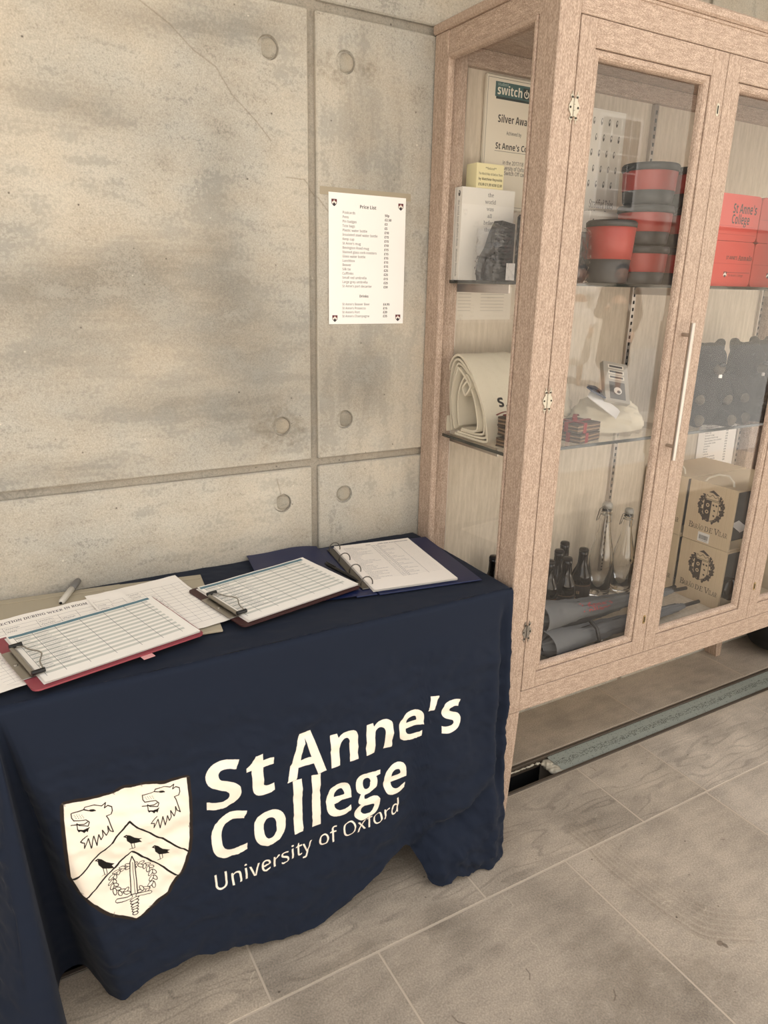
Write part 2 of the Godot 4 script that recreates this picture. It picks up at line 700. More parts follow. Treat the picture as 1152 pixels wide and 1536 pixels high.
	for sp in [[828, 975, 34, 22], [800, 968, 26, 16], [850, 985, 20, 26], [812, 1000, 22, 14], [826, 950, 18, 10], [965, 460, 22, 10], [975, 470, 10, 10], [905, 470, 26, 22], [930, 480, 12, 14]]:
		for q in 60:
			var an := rng.randf() * TAU
			var ra := sqrt(rng.randf())
			cv.ell(sp[0] + cos(an) * ra * sp[2], sp[1] + sin(an) * ra * sp[3], sp[2] * rng.randf_range(0.06, 0.3), sp[3] * rng.randf_range(0.08, 0.3), ink, rng.randf() * 3.0, 0.055)
	for q in 90:
		cv.ell(rng.randf_range(300, 1150), rng.randf_range(250, 1250), rng.randf_range(0.5, 1.3), rng.randf_range(0.5, 1.2), Color(0.16, 0.14, 0.12) if q % 3 else Color(0.95, 0.92, 0.86), 0.0, 0.7)
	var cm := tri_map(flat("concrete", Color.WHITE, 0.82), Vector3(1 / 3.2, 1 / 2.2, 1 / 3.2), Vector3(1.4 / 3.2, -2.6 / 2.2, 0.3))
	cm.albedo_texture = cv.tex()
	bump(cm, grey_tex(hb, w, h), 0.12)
	var cj := tri_map(flat("concrete_joint", Color(0.87, 0.86, 0.85), 0.85), Vector3(1 / 3.2, 1 / 2.2, 1 / 3.2), Vector3(1.4 / 3.2, -2.6 / 2.2, 0.3))
	cj.albedo_texture = cm.albedo_texture
	var cp := tri_map(flat("concrete_plug", Color(0.90, 0.89, 0.87), 0.8), Vector3(1, 1, 1), Vector3(0.4, 0.3, 0.2))
	cp.albedo_texture = cm.albedo_texture
	# sandstone paving: veins, worn arc and scratches where they lie
	w = 2048
	h = 1024
	n1 = bytes(noise(0.006, 4, 31), w, h)
	n2 = bytes(noise(0.03, 3, 32), w, h, 1024, 1024)
	n3 = bytes(noise(0.33, 2, 33), w, h)
	n4 = bytes(noise(0.012, 3, 34), w, h, 500, 1024)
	n5 = bytes(noise(0.05, 3, 35), w, h, 300, 1024)
	cv = Canvas.new(w, h, Color(0.5, 0.5, 0.5))
	for y in h:
		var z := y / 602.35 - 0.2
		var vein := clampf((z - 0.33) * 20.0, 0.0, 1.0) * clampf((0.59 - z) * 40.0, 0.0, 1.0)
		for x in w:
			var k := y * w + x
			var a := n1[k] / 255.0
			var b := n2[k] / 255.0
			var c := n3[k] / 255.0
			var v := 0.765 + (a - 0.5) * 0.16 + (b - 0.5) * 0.08 + (c - 0.5) * 0.24 + (n5[k] / 255.0 - 0.5) * 0.05
			if vein > 0.0:
				var u := sin(z * 150.0 + n4[k] / 255.0 * 26.0)
				v -= vein * smoothstep(0.55, 1.0, u) * 0.085 * smoothstep(0.35, 0.65, b + 0.1)
			else:
				v -= smoothstep(0.62, 0.85, a * 0.6 + b * 0.4) * 0.07
			v = clampf(v, 0.0, 1.0)
			cv.px[k * 3] = int(v * 0.94 * 255)
			cv.px[k * 3 + 1] = int(v * 0.872 * 255)
			cv.px[k * 3 + 2] = int(v * 0.795 * 255)
	var arc := pv([1084, 425, 1086, 443, 1087, 467, 1083, 497, 1086, 555, 1097, 629, 1113, 670, 1164, 705])
	var ac := Curve2D.new()
	for k in arc.size():
		var t := (arc[mini(k + 1, arc.size() - 1)] - arc[maxi(k - 1, 0)]) * 0.18
		ac.add_point(arc[k], -t, t)
	var smooth_arc := ac.tessellate(4, 3.0)
	for q in 22:
		var p := PackedVector2Array()
		for pt in smooth_arc:
			p.append(pt + Vector2(q * 3.1 - 6.0, -q * 2.0 + 4.0))
		cv.stroke(p, rng.randf_range(1.2, 5.0), Color(0.48, 0.42, 0.35) if q % 3 else Color(0.80, 0.74, 0.65), false, 0.09 if q < 15 else 0.05)
	cv.stroke(smooth_arc, 3.0, Color(0.40, 0.34, 0.28), false, 0.10)
	for q in 60:
		var p := Vector2(rng.randf_range(300, 1500), rng.randf_range(320, 900))
		cv.ell(p.x, p.y, rng.randf_range(0.5, 1.5), rng.randf_range(0.5, 1.3), Color(0.18, 0.14, 0.11), rng.randf() * 3.0, 0.7)
	for q in 60:
		var p := Vector2(rng.randf_range(300, 1500), rng.randf_range(320, 900))
		var e := Vector2.from_angle(rng.randf() * TAU) * rng.randf_range(5, 22)
		cv.stroke(PackedVector2Array([p, p + e * 0.5 + e.orthogonal() * 0.15, p + e]), 1.1, Color(0.93, 0.88, 0.80) if q % 3 else Color(0.25, 0.2, 0.16), false, 0.5)
	for q in 60:
		cv.ell(980 + rng.randfn() * 70.0, 700 + rng.randfn() * 60.0, rng.randf_range(12, 60), rng.randf_range(8, 40), Color(0.30, 0.26, 0.21), rng.randf() * 3.0, 0.03)
	for q in 40:
		cv.ell(700 + rng.randfn() * 90.0, 480 + rng.randfn() * 30.0, rng.randf_range(12, 60), rng.randf_range(4, 18), Color(0.30, 0.26, 0.21), rng.randf_range(-0.2, 0.2), 0.03)
	cv.ell(1119, 684, 5, 4, Color(0.25, 0.19, 0.14), 0.0, 0.4)
	cv.ell(1122, 690, 3, 4, Color(0.2, 0.15, 0.11), 0.0, 0.4)
	var ft := cv.tex()
	var fb := grey_tex(n3, w, h)
	for k in 4:
		var c: Color = [Color(1, 1, 1), Color(0.95, 0.945, 0.935), Color(0.90, 0.895, 0.885), Color(0.97, 0.96, 0.94)][k]
		var m := tri_map(flat("stone_%d" % k, c, 0.55), Vector3(1 / 3.4, 1 / 3.4, 1 / 1.7), Vector3(1.3 / 3.4, 0, 0.2 / 1.7))
		m.albedo_texture = ft
		bump(m, fb, 0.03)
	flat("grout", Color(0.76, 0.70, 0.63), 0.85)
	flat("channel_frame", Color(0.34, 0.30, 0.26), 0.5, 0.2)
	var gc := Canvas.new(512, 128, Color(0.66, 0.675, 0.645))
	for q in 1500:
		var yy := rng.randf_range(46, 84) if q % 4 else rng.randf_range(0, 128)
		gc.ell(rng.randf_range(0, 512), yy, rng.randf_range(1.0, 2.6), rng.randf_range(0.8, 2.0), Color(0.30, 0.31, 0.28) if q % 5 else Color(0.75, 0.77, 0.72), rng.randf() * 3.0, 0.75)
	var gm := flat("channel_stone", Color(0.97, 0.98, 0.98), 0.5)
	gm.albedo_texture = gc.tex()
	flat("mortar", Color(0.80, 0.77, 0.70), 0.9)
	flat("plaster", Color(0.80, 0.79, 0.77), 0.85)
	flat("court_stone", Color(0.76, 0.75, 0.73), 0.85)

# ------------------------------------------------------------------ walls, floor, ceiling
func build_setting() -> void:
	var wall := struct("wall_back")
	slab(wall, "backing", M.concrete_joint, Vector3(-3.4, -0.05, -0.30), Vector3(5.4, 2.45, -0.011), 0.0)
	var xs := [-3.4, -1.27, -0.0163, 1.24, 2.5, 3.9, 5.4]
	var ys := [-0.02, 0.9752, 1.9824, 2.45]
	var g := 0.0095
	for i in xs.size() - 1:
		for j in 3:
			var lo := Vector3(xs[i] + g, ys[j] + (g if j > 0 else 0.0), -0.06)
			var hi := Vector3(xs[i + 1] - g, ys[j + 1] - (g if j < 2 else 0.0), 0.0)
			var holes: Array = []
			if i == 1 and j < 2:
				holes = [Vector2(-0.117, 1.885), Vector2(-0.105, 1.076), Vector2(-1.17, 1.885), Vector2(-1.17, 1.076)] if j == 1 else [Vector2(-0.108, 0.879), Vector2(-1.17, 0.879)]
			elif i == 2 and j < 2:
				holes = [Vector2(0.066, 1.884), Vector2(0.067, 1.081)] if j == 1 else [Vector2(0.066, 0.881)]
			if holes.is_empty():
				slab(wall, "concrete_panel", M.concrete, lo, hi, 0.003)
				continue
			var csg := CSGCombiner3D.new()
			csg.name = "concrete_panel"
			csg.material_override = M.concrete
			wall.add_child(csg, true)
			var cb := CSGMesh3D.new()
			cb.mesh = box(hi - lo, 0.003)
			cb.position = (lo + hi) * 0.5
			cb.name = "block"
			csg.add_child(cb, true)
			for q in holes:
				var cc := CSGMesh3D.new()
				var cone := CylinderMesh.new()
				cone.top_radius = 0.0265
				cone.bottom_radius = 0.0215
				cone.height = 0.014
				cone.radial_segments = 24
				cone.rings = 1
				cc.mesh = cone
				cc.operation = CSGShape3D.OPERATION_SUBTRACTION
				cc.position = Vector3(q.x, q.y, 0.0)
				cc.rotation.x = PI / 2
				cc.name = "tie_hole"
				csg.add_child(cc, true)
				var plug := put(wall, "tie_hole_plug", lathe([[0.0, 0.0], [0.012, -0.0004], [0.0185, -0.0012], [0.0195, -0.004]], 22), M.concrete_plug, Vector3(q.x, q.y, -0.003), Vector3(PI / 2, 0, 0))
				plug.rotation.z = rng.randf() * 0.4
	# floor: slabs with recessed joints
	var fl := struct("floor")
	var zb := [[-0.02, 0.2136, [-0.02, 0.552, 1.12, 1.69, 2.26, 2.83, 3.4], -0.6], [0.3178, 0.5815, [-0.936, -0.387, 0.165, 0.714, 0.984, 1.53, 2.08, 2.63, 3.2], -1.5], [0.5815, 1.135, [-1.25, -0.693, -0.137, 0.419, 0.976, 1.53, 2.09, 2.65, 3.2], -1.8], [1.135, 1.69, [-1.0, -0.45, 0.1, 0.66, 1.21, 1.77, 2.3, 2.9, 3.5], -1.55], [1.69, 2.25, [-1.2, -0.64, -0.1, 0.45, 1.0, 1.56, 2.1, 2.7, 3.2], -1.75], [2.25, 3.3, [-1.0, 0.0, 1.0, 2.0, 3.0], -2.0]]
	var q2 := 0
	for r in zb:
		var list: Array = [r[3] - 0.56] + [r[3]] + r[2] + [r[2][-1] + 0.56, r[2][-1] + 1.5]
		for k in list.size() - 1:
			if list[k + 1] - list[k] < 0.05:
				continue
			q2 += 1
			slab(fl, "paving_slab", M["stone_%d" % ((q2 * 7 + q2 / 3) % 4)], Vector3(list[k] + 0.0024, -0.03, r[0] + 0.0024), Vector3(list[k + 1] - 0.0024, 0.0, r[1] - 0.0024), 0.0011)
	slab(fl, "grout_bed", M.grout, Vector3(-3.4, -0.2, 0.3165), Vector3(5.4, -0.0012, 3.3), 0.0)
	slab(fl, "grout_bed", M.grout, Vector3(-3.4, -0.2, -0.02), Vector3(5.4, -0.0012, 0.2145), 0.0)
	slab(fl, "channel_base", M.dark_hole, Vector3(-3.4, -0.2, 0.2145), Vector3(5.4, -0.16, 0.3165), 0.0)
	var dr := thing("drain_channel", "grey-green stone strip in a dark edged floor channel, broken by the cabinet leg", "drain channel")
	for z in [0.2215, 0.3095]:
		slab(dr, "metal_edge", M.channel_frame, Vector3(-3.0, -0.03, z - 0.0055), Vector3(2.57, 0.0005, z + 0.0055), 0.001)
	var cs := new_st()
	var nz := noise(14.0, 2, 5)
	var strip := grid(120, 6, func(u: float, v: float) -> Vector3:
		var x := 0.675 + 1.89 * u + (0.012 * nz.get_noise_1d(v * 5.0) if u == 0.0 else 0.0)
		var rough := 0.0016 * nz.get_noise_2d(x * 20.0, v * 9.0) if v > 0.3 and v < 0.75 else 0.0
		return Vector3(x, -0.004 + rough, 0.228 + 0.0755 * v), func(_u: float, v: float, p: Vector3) -> Vector2: return Vector2(p.x * 2.0, v))
	put(dr, "stone_strip", strip, M.channel_stone)
	var bm: Array = []
	for k in 26:
		var x := 0.655 + rng.randf_range(-0.012, 0.022)
		bm.append([Vector3(x, -0.02 + rng.randf() * 0.01, 0.233 + k * 0.0025), Vector3(x + 0.014, -0.015, 0.235 + k * 0.0025), 0.006, 0.0075])
	for k in 12:
		bm.append([Vector3(0.50 + k * 0.012, -0.010, 0.2295 + rng.randf() * 0.002), Vector3(0.51 + k * 0.012, -0.012, 0.2305), 0.002, 0.0025])
	put(dr, "broken_mortar", body(bm, 0.004, 0.006, noise(90.0, 2, 8), 0.004), M.mortar)
	for z in [0.2148, 0.3148]:
		slab(dr, "channel_side", M.dark_hole, Vector3(-3.0, -0.155, z), Vector3(0.66, -0.031, z + 0.0014), 0.0)
	put(dr, "loose_pipe", tube([Vector3(0.2, -0.11, 0.268), Vector3(0.42, -0.11, 0.272), Vector3(0.62, -0.108, 0.262)], 0.012, 10), M.black_plastic)
	# the covered walk: ceiling, ends, front pier and column
	var ce := struct("ceiling")
	slab(ce, "soffit", M.plaster, Vector3(-3.6, 2.45, -0.3), Vector3(5.6, 2.75, 0.78), 0.0)
	var wl := struct("wall_left")
	slab(wl, "concrete_panel", M.plaster, Vector3(-3.6, -0.05, -0.3), Vector3(-3.4, 2.45, 0.78), 0.0)
	var wr := struct("wall_right")
	slab(wr, "concrete_panel", M.plaster, Vector3(2.6, -0.05, -0.011), Vector3(5.4, 2.45, 0.78), 0.0)
	var co := struct("trim_1")
	slab(co, "column", M.plaster, Vector3(2.2, 0.0, 0.56), Vector3(2.36, 2.45, 0.72), 0.01)

# ------------------------------------------------------------------ table and its cloth
func cloth_canvas() -> Canvas:
	var navy := Color(0.092, 0.124, 0.186)
	var cv := Canvas.new(2048, 1331, navy)
	var white := Color(0.97, 0.925, 0.86)
	# lettering; positions in metres on the front of the cloth
	var X := func(x: float) -> float: return (x + 0.86) * KX
	var Y := func(y: float) -> float: return (0.76 - y) * KX
	cv.text("St", X.call(-0.469), Y.call(0.412), 0.146 * KX, white, true, 0.0, 0.148 * KX)
	cv.text("Anne’s", X.call(-0.294), Y.call(0.420), 0.142 * KX, white, true, 0.0, 0.437 * KX)
	cv.text("Co", X.call(-0.468), Y.call(0.288), 0.142 * KX, white, true, 0.0, 0.168 * KX)
	cv.text("ll", X.call(-0.292), Y.call(0.287), 0.142 * KX, white, true, 0.0, 0.073 * KX, "Droid Sans", 0.0, 1.22)
	cv.text("ege", X.call(-0.211), Y.call(0.293), 0.142 * KX, white, true, 0.0, 0.214 * KX)
	cv.text("University of Oxford", X.call(-0.459), Y.call(0.211), 0.0555 * KX, white, false, 0.0, 0.446 * KX, "Droid Sans", -0.042)
	# shield
	var edge := pv([251, 401, 326, 410, 393, 415, 428, 406, 478, 413, 555, 433, 620, 435, 620, 532, 618, 635, 606, 719, 573, 794, 526, 853, 469, 879, 420, 908, 353, 855, 300, 795, 265, 741, 244, 676, 244, 558, 247, 456])
	var ink := Color(0.10, 0.085, 0.075)
	cv.stroke(edge, 22.0, Color(0.175, 0.145, 0.125), true)
	cv.poly(edge, white)
	for k in 9:
		cv.ell(edge[(k * 2) % 20].x, edge[(k * 2) % 20].y, 2, 9, Color(0.45, 0.42, 0.40), rng.randf() * 3, 0.5)
	cv.stroke(pv([249, 688, 374, 579, 430, 524, 514, 623, 606, 722]), 5.5, ink)
	cv.stroke(pv([278, 766, 365, 688, 427, 645, 480, 703, 565, 804]), 5.5, ink)
	for d in [Vector2.ZERO, Vector2(210, 10)]:
		var sh := func(a: Array) -> PackedVector2Array:
			var p := pv(a)
			for k in p.size():
				p[k] = Vector2(268, 442) + (p[k] - Vector2(268, 442)) * Vector2(0.98, 1.0) + d
			return p
		cv.stroke(sh.call([268, 442, 285, 442, 305, 440, 309, 433, 336, 432, 357, 442, 370, 437, 364, 451, 375, 447, 386, 454, 386, 466, 381, 478, 367, 480, 372, 493, 377, 519, 382, 543, 372, 534, 367, 514, 367, 536, 360, 548, 350, 524, 350, 546, 343, 558, 338, 536, 329, 572, 323, 534, 312, 577, 307, 538, 292, 567, 294, 548, 283, 541, 297, 532, 305, 526]), 2.8, ink)
		cv.stroke(sh.call([268, 442, 268, 459, 273, 468, 307, 474, 316, 485, 311, 495, 287, 486, 280, 478, 280, 498, 295, 509, 309, 503, 314, 500]), 2.6, ink)
		cv.stroke(sh.call([263, 478, 275, 480, 300, 486, 311, 483]), 2.6, ink)
		cv.stroke(sh.call([305, 440, 317, 447, 338, 454]), 3.4, ink)
		cv.poly(sh.call([278, 497, 282, 507, 290, 505, 297, 514, 304, 509, 307, 514, 314, 500, 296, 503]), ink)
		cv.ell(327 + d.x, 450 + d.y, 9, 4, ink, 0.3)
		for k in 12:
			cv.ell(276 + (k % 4) * 7 + d.x + (k / 4) * 2, 452 + (k / 4) * 5 + (k % 4) + d.y, 1.1, 1.1, ink)
	for d in [Vector2(0, 0), Vector2(84, 85), Vector2(-90, 66)]:
		var p := pv([406, 572, 416, 568, 427, 575, 440, 591, 463, 604, 454, 606, 461, 618, 442, 613, 427, 609, 416, 592, 415, 579])
		for k in p.size():
			p[k] += d
		cv.poly(p, ink)
		cv.stroke(PackedVector2Array([d + Vector2(428, 609), d + Vector2(430, 629), d + Vector2(421, 630)]), 1.8, ink)
		cv.stroke(PackedVector2Array([d + Vector2(437, 611), d + Vector2(438, 630), d + Vector2(430, 631)]), 1.8, ink)
		cv.ell(d.x + 415, d.y + 574, 1.3, 1.3, white)
	# wreath, sword
	for s in [[[411, 701, 384, 701, 364, 722, 360, 746, 369, 777, 391, 795, 411, 792], 1.0], [[433, 707, 463, 713, 485, 754, 486, 787, 478, 807, 454, 816, 433, 802], -1.0]]:
		var c := Curve2D.new()
		for pt in pv(s[0]):
			c.add_point(pt)
		var L := c.get_baked_length()
		for k in 9:
			var f := k / 8.5
			var a := c.sample_baked(L * f)
			var t := (c.sample_baked(minf(L * f + 4, L)) - c.sample_baked(maxf(L * f - 4, 0))).normalized()
			for q in [-1.0, 1.0]:
				var dirv := (-t).rotated(q * 0.6)
				var o: Vector2 = a + t.orthogonal() * (-7.0 * q) + dirv * 3.0
				cv.ell(o.x, o.y, 12.5, 6.6, ink, dirv.angle())
				cv.ell(o.x, o.y, 10.0, 4.3, white, dirv.angle())
	var blade := pv([427, 667, 434, 690, 433, 820, 412, 814, 419, 686])
	cv.poly(blade, white)
	cv.stroke(blade, 3.0, ink, true)
	cv.stroke(pv([427, 690, 425, 815]), 1.5, ink)
	for s in [[367, 816, 411, 822], [431, 826, 473, 834]]:
		cv.stroke(pv(s), 15.0, ink)
		cv.stroke(pv(s), 10.0, white)
	for k in 6:
		cv.ell(421 - k * 0.6, 836 + k * 10.0, 16 - k * 1.2, 6.5, ink)
		cv.ell(421 - k * 0.6, 836 + k * 10.0, 13 - k * 1.2, 4.0, white)
	return cv

func build_table() -> void:
	flat("table_top", Color(0.55, 0.52, 0.48), 0.6)
	var tb := thing("folding_table", "narrow grey folding table hidden under the navy cloth", "table")
	slab(tb, "table_top", M.table_top, Vector3(-0.785, 0.712, 0.008), Vector3(0.284, 0.737, 0.436), 0.004)
	for x in [-0.56, 0.20]:
		for z in [0.06, 0.32]:
			put(tb, "leg", tube([Vector3(x, 0.0, z), Vector3(x, 0.712, z)], 0.012, 10), M.steel)
	var cm := printed("tablecloth", cloth_canvas(), 0.78)
	cm.rim_enabled = true
	cm.rim = 0.08
	cm.metallic_specular = 0.3
	cm.rim_tint = 0.6
	var cl := thing("tablecloth", "navy cloth with white crest and college lettering, draped over the table", "tablecloth")
	var UVF := func(_u: float, _v: float, p: Vector3) -> Vector2: return Vector2((p.x + 0.86) / 1.2, (0.76 - p.y) / 0.78)
	var nz := noise(3.2, 4, 41)
	var nf := noise(11.0, 3, 42)
	var nr := noise(5.5, 2, 43)
	nr.fractal_type = FastNoiseLite.FRACTAL_RIDGED
	var crease := func(x: float, y: float) -> float:
		# soft diagonal puckers and pressed-in folds
		var q := Vector2(x * 0.9 + y * 0.55, y * 1.6 - x * 0.4)
		var r: float = nr.get_noise_2d(q.x * 2.2, q.y * 2.2)
		return nz.get_noise_2d(q.x, q.y) * 0.012 + nf.get_noise_2d(q.x, q.y * 1.5) * 0.0034 + maxf(r, 0.0) * 0.0042
	# columns of the drape: top point on the table edge, hem point, how early it leaves the edge
	var cols: Array = [
		[Vector3(-0.803, T, 0.005), Vector3(-0.90, 0.03, 0.02)],
		[Vector3(-0.803, T, 0.20), Vector3(-0.90, 0.02, 0.24)],
		[Vector3(-0.803, T, 0.38), Vector3(-0.885, 0.012, 0.48)],
		[Vector3(-0.803, T, 0.435), Vector3(-0.84, 0.012, 0.552)],
		[Vector3(-0.803, T, 0.447), Vector3(-0.80, 0.012, 0.566)],
		[Vector3(-0.802, T, 0.451), Vector3(-0.764, 0.014, 0.552)],
		[Vector3(-0.801, T, 0.453), Vector3(-0.757, 0.02, 0.48)],
		[Vector3(-0.799, T, 0.453), Vector3(-0.768, 0.012, 0.39)],
		[Vector3(-0.796, T, 0.453), Vector3(-0.755, 0.010, 0.318)],
		[Vector3(-0.793, T, 0.453), Vector3(-0.715, 0.010, 0.312)],
		[Vector3(-0.790, T, 0.453), Vector3(-0.692, 0.012, 0.362)],
		[Vector3(-0.784, T, 0.453), Vector3(-0.676, 0.024, 0.418)],
	]
	# the flat front: hem heights measured along it
	var hem := [[-0.655, 0.036], [-0.628, 0.050], [-0.58, 0.062], [-0.50, 0.062], [-0.41, 0.038], [-0.322, 0.014], [-0.25, 0.012], [-0.19, 0.022], [-0.111, 0.054], [-0.05, 0.085], [0.0, 0.110], [0.022, 0.112], [0.045, 0.07], [0.06, 0.022], [0.08, 0.006], [0.10, 0.014], [0.13, 0.020], [0.18, 0.008], [0.22, 0.005], [0.25, 0.004], [0.272, 0.006]]
	for k in hem.size():
		var x: float = hem[k][0]
		var z := 0.457
		if x > 0.03:
			z = 0.452 + 0.030 * smoothstep(0.03, 0.11, x)
		elif x > -0.03:
			z = 0.446
		cols.append([Vector3(x - 0.11 * pow(clampf((-x - 0.38) / 0.275, 0, 1), 1.5), T, 0.453), Vector3(x, hem[k][1], z)])
	cols.append([Vector3(0.284, T, 0.452), Vector3(0.283, 0.006, 0.482)])
	cols.append([Vector3(0.287, T, 0.446), Vector3(0.292, 0.006, 0.470)])
	cols.append([Vector3(0.289, T, 0.43), Vector3(0.286, 0.02, 0.44)])
	cols.append([Vector3(0.290, T, 0.33), Vector3(0.288, 0.06, 0.34)])
	cols.append([Vector3(0.290, T, 0.15), Vector3(0.290, 0.05, 0.15)])
	cols.append([Vector3(0.290, T, 0.005), Vector3(0.290, 0.05, 0.005)])
	# resample the columns evenly enough for smooth folds
	var top := Curve3D.new()
	var bot := Curve3D.new()
	var fine: Array = []
	for k in cols.size() - 1:
		var d: float = maxf(cols[k][0].distance_to(cols[k + 1][0]), cols[k][1].distance_to(cols[k + 1][1]))
		var n := maxi(3, int(d / 0.007))
		for s in n:
			var t := float(s) / n
			var e: Array = []
			for w in 2:
				var a: Vector3 = cols[maxi(k - 1, 0)][w]
				var b: Vector3 = cols[k][w]
				var c: Vector3 = cols[k + 1][w]
				var f: Vector3 = cols[mini(k + 2, cols.size() - 1)][w]
				if w == 0 or d > 0.1:
					e.append(b.lerp(c, t))
				else:
					e.append(b * (2 * t * t * t - 3 * t * t + 1) + (c - a) * 0.5 * (t * t * t - 2 * t * t + t) + c * (3 * t * t - 2 * t * t * t) + (f - b) * 0.5 * (t * t * t - t * t))
			fine.append(e)
	fine.append(cols[-1])
	var nu := fine.size() - 1
	var nv := 84
	var drape := grid(nu, nv, func(u: float, v: float) -> Vector3:
		var e: Array = fine[roundi(u * nu)]
		var a: Vector3 = e[0]
		var b: Vector3 = e[1]
		var R := 0.011
		# the first rows roll over the table edge, the rest hang
		if v < 0.07:
			var an := v / 0.07 * PI * 0.5
			var outw := Vector3(b.x - a.x, 0.0, b.z - a.z)
			if absf(a.x) < 0.27 or a.z > 0.449:
				outw = Vector3(0, 0, 1)
			elif a.x > 0.0:
				outw = Vector3(1, 0, 0)
			else:
				outw = Vector3(-1, 0, 0)
			return a + outw * (sin(an) - 1.0) * R + Vector3(0, (cos(an) - 1.0) * R, 0) + Vector3(0, crease.call(a.x, a.z + 3.0) * 0.2 * (1.0 - v / 0.07), 0)
		var t := (v - 0.07) / 0.93
		a.y -= R
		var p := a.lerp(b, t)
		var spread := pow(t, 0.92)
		p.x = lerpf(a.x, b.x, spread)
		p.z = lerpf(a.z, b.z, spread)
		var lx := p.x
		if a.z > 0.44:
			var amp := smoothstep(0.02, 0.3, t) * (0.35 if a.x < -0.792 else 1.0)
			p.z += crease.call(lx, p.y) * amp
			# the bunched lower corner: a pouch pushed forward below a slanting crease
			var s := (p.x - 0.045) / 0.24
			if s > -0.4 and s < 1.15:
				var yc := 0.085 + 0.15 * clampf(s, 0.0, 1.0) + 0.012 * sin(s * 9.0)
				var below := smoothstep(0.03, -0.07, p.y - yc) * smoothstep(-0.12, 0.10, s) * smoothstep(1.1, 0.85, s)
				p.z += 0.022 * below
				p.z -= 0.017 * exp(-pow((p.y - yc - 0.018) / 0.022, 2.0)) * smoothstep(-0.2, 0.1, s) * smoothstep(0.85, 0.5, s)
				p.z += 0.010 * exp(-pow((p.y - yc - 0.07) / 0.03, 2.0)) * smoothstep(0.1, 0.5, s) * smoothstep(1.05, 0.8, s)
				p.z += nf.get_noise_2d(p.x * 2.2 + 7.0, p.y * 2.6) * 0.012 * smoothstep(0.30, 0.05, p.y) * smoothstep(-0.3, 0.2, s)
			# upright folds near the end of the table
			p.z -= 0.016 * exp(-pow((p.x - 0.262) / 0.010, 2.0)) * smoothstep(0.0, 0.12, t) * smoothstep(1.0, 0.6, t)
			p.z += 0.007 * exp(-pow((p.x - 0.235) / 0.016, 2.0)) * smoothstep(0.1, 0.4, t)
		elif a.x < 0.0:
			p.x += crease.call(p.z + 5.0, p.y) * smoothstep(0.02, 0.4, t)
		return p, UVF)
	put(cl, "front_drape", drape, cm)
	var topm := grid(130, 54, func(u: float, v: float) -> Vector3:
		var x := lerpf(-0.803 + 0.011, 0.290 - 0.011, u)
		var z := lerpf(0.005, 0.453 - 0.011, v)
		return Vector3(x, T + crease.call(x, z + 3.0) * 0.2, z), func(_u: float, _v: float, p: Vector3) -> Vector2: return Vector2(0.92, 0.6 + p.z * 0.1))
	put(cl, "top_cover", topm, cm)

# ------------------------------------------------------------------ things on the table
func sheet(size: Vector2, wav := 0.0006, curl := 0.0, sd := 1, nx := 24, ny := 20) -> ArrayMesh:
	# a sheet of paper lying in x,z; the head of the page (v = 0) is at -z
	var n := noise(9.0, 3, sd)
	return grid(nx, ny, func(u: float, v: float) -> Vector3:
		var x := (u - 0.5) * size.x
		var z := (v - 0.5) * size.y
		var c := maxf(0.0, absf(u - 0.5) * 2.0 - 0.6) / 0.4
		var d := maxf(0.0, absf(v - 0.5) * 2.0 - 0.6) / 0.4
		return Vector3(x, absf(n.get_noise_2d(x, z)) * wav * 2.0 + curl * (c * c + d * d) * 0.5, z))

func log_sheet(seed_no: int) -> Canvas:
	# clipboard list: teal header bar, striped rows, ruled columns, handwriting
	var r := RandomNumberGenerator.new()
	r.seed = seed_no
	var cv := Canvas.new(1024, 724, Color(0.955, 0.935, 0.905))
	cv.rect(8, 14, 985, 34, Color(0.36, 0.49, 0.53))
	var top := 56.0
	var rh := 27.0
	for k in 22:
		if k % 2 == 0:
			cv.rect(34, top + k * rh, 930, rh, Color(0.79, 0.79, 0.76))
	for x in [34, 150, 300, 470, 640, 790, 930]:
		cv.stroke(PackedVector2Array([Vector2(x, 46), Vector2(x, top + 22 * rh)]), 2.2, Color(0.25, 0.25, 0.27))
	var ink := Color(0.22, 0.22, 0.28)
	for k in 19:
		cv.scrawl(r, 42, top + 20 + k * rh, r.randf_range(50, 96), 12, ink)
		cv.scrawl(r, 158, top + 20 + k * rh, r.randf_range(60, 120), 12, ink)
		if r.randf() < 0.3:
			cv.scrawl(r, 310, top + 20 + k * rh, r.randf_range(40, 90), 10, ink)
	return cv

func grid_sheet(seed_no: int, title: String) -> Canvas:
	var r := RandomNumberGenerator.new()
	r.seed = seed_no
	var cv := Canvas.new(1024, 724, Color(0.955, 0.93, 0.90))
	var ink := Color(0.30, 0.28, 0.30)
	if title != "":
		cv.text(title, 430, 62, 34, ink, true, 0.5, 0.0, "Droid Serif")
	for k in 14:
		cv.stroke(PackedVector2Array([Vector2(30, 100 + k * 42), Vector2(990, 100 + k * 42)]), 1.6, ink, false, 0.8)
	for x in [30, 190, 400, 540, 660, 780, 890, 990]:
		cv.stroke(PackedVector2Array([Vector2(x, 100), Vector2(x, 646)]), 1.6, ink, false, 0.8)
	for k in 7:
		for x in [40, 200, 410, 550]:
			if r.randf() < 0.8:
				cv.scrawl(r, x, 132 + k * 42, r.randf_range(60, 110), 20, ink, 2.0)
	return cv

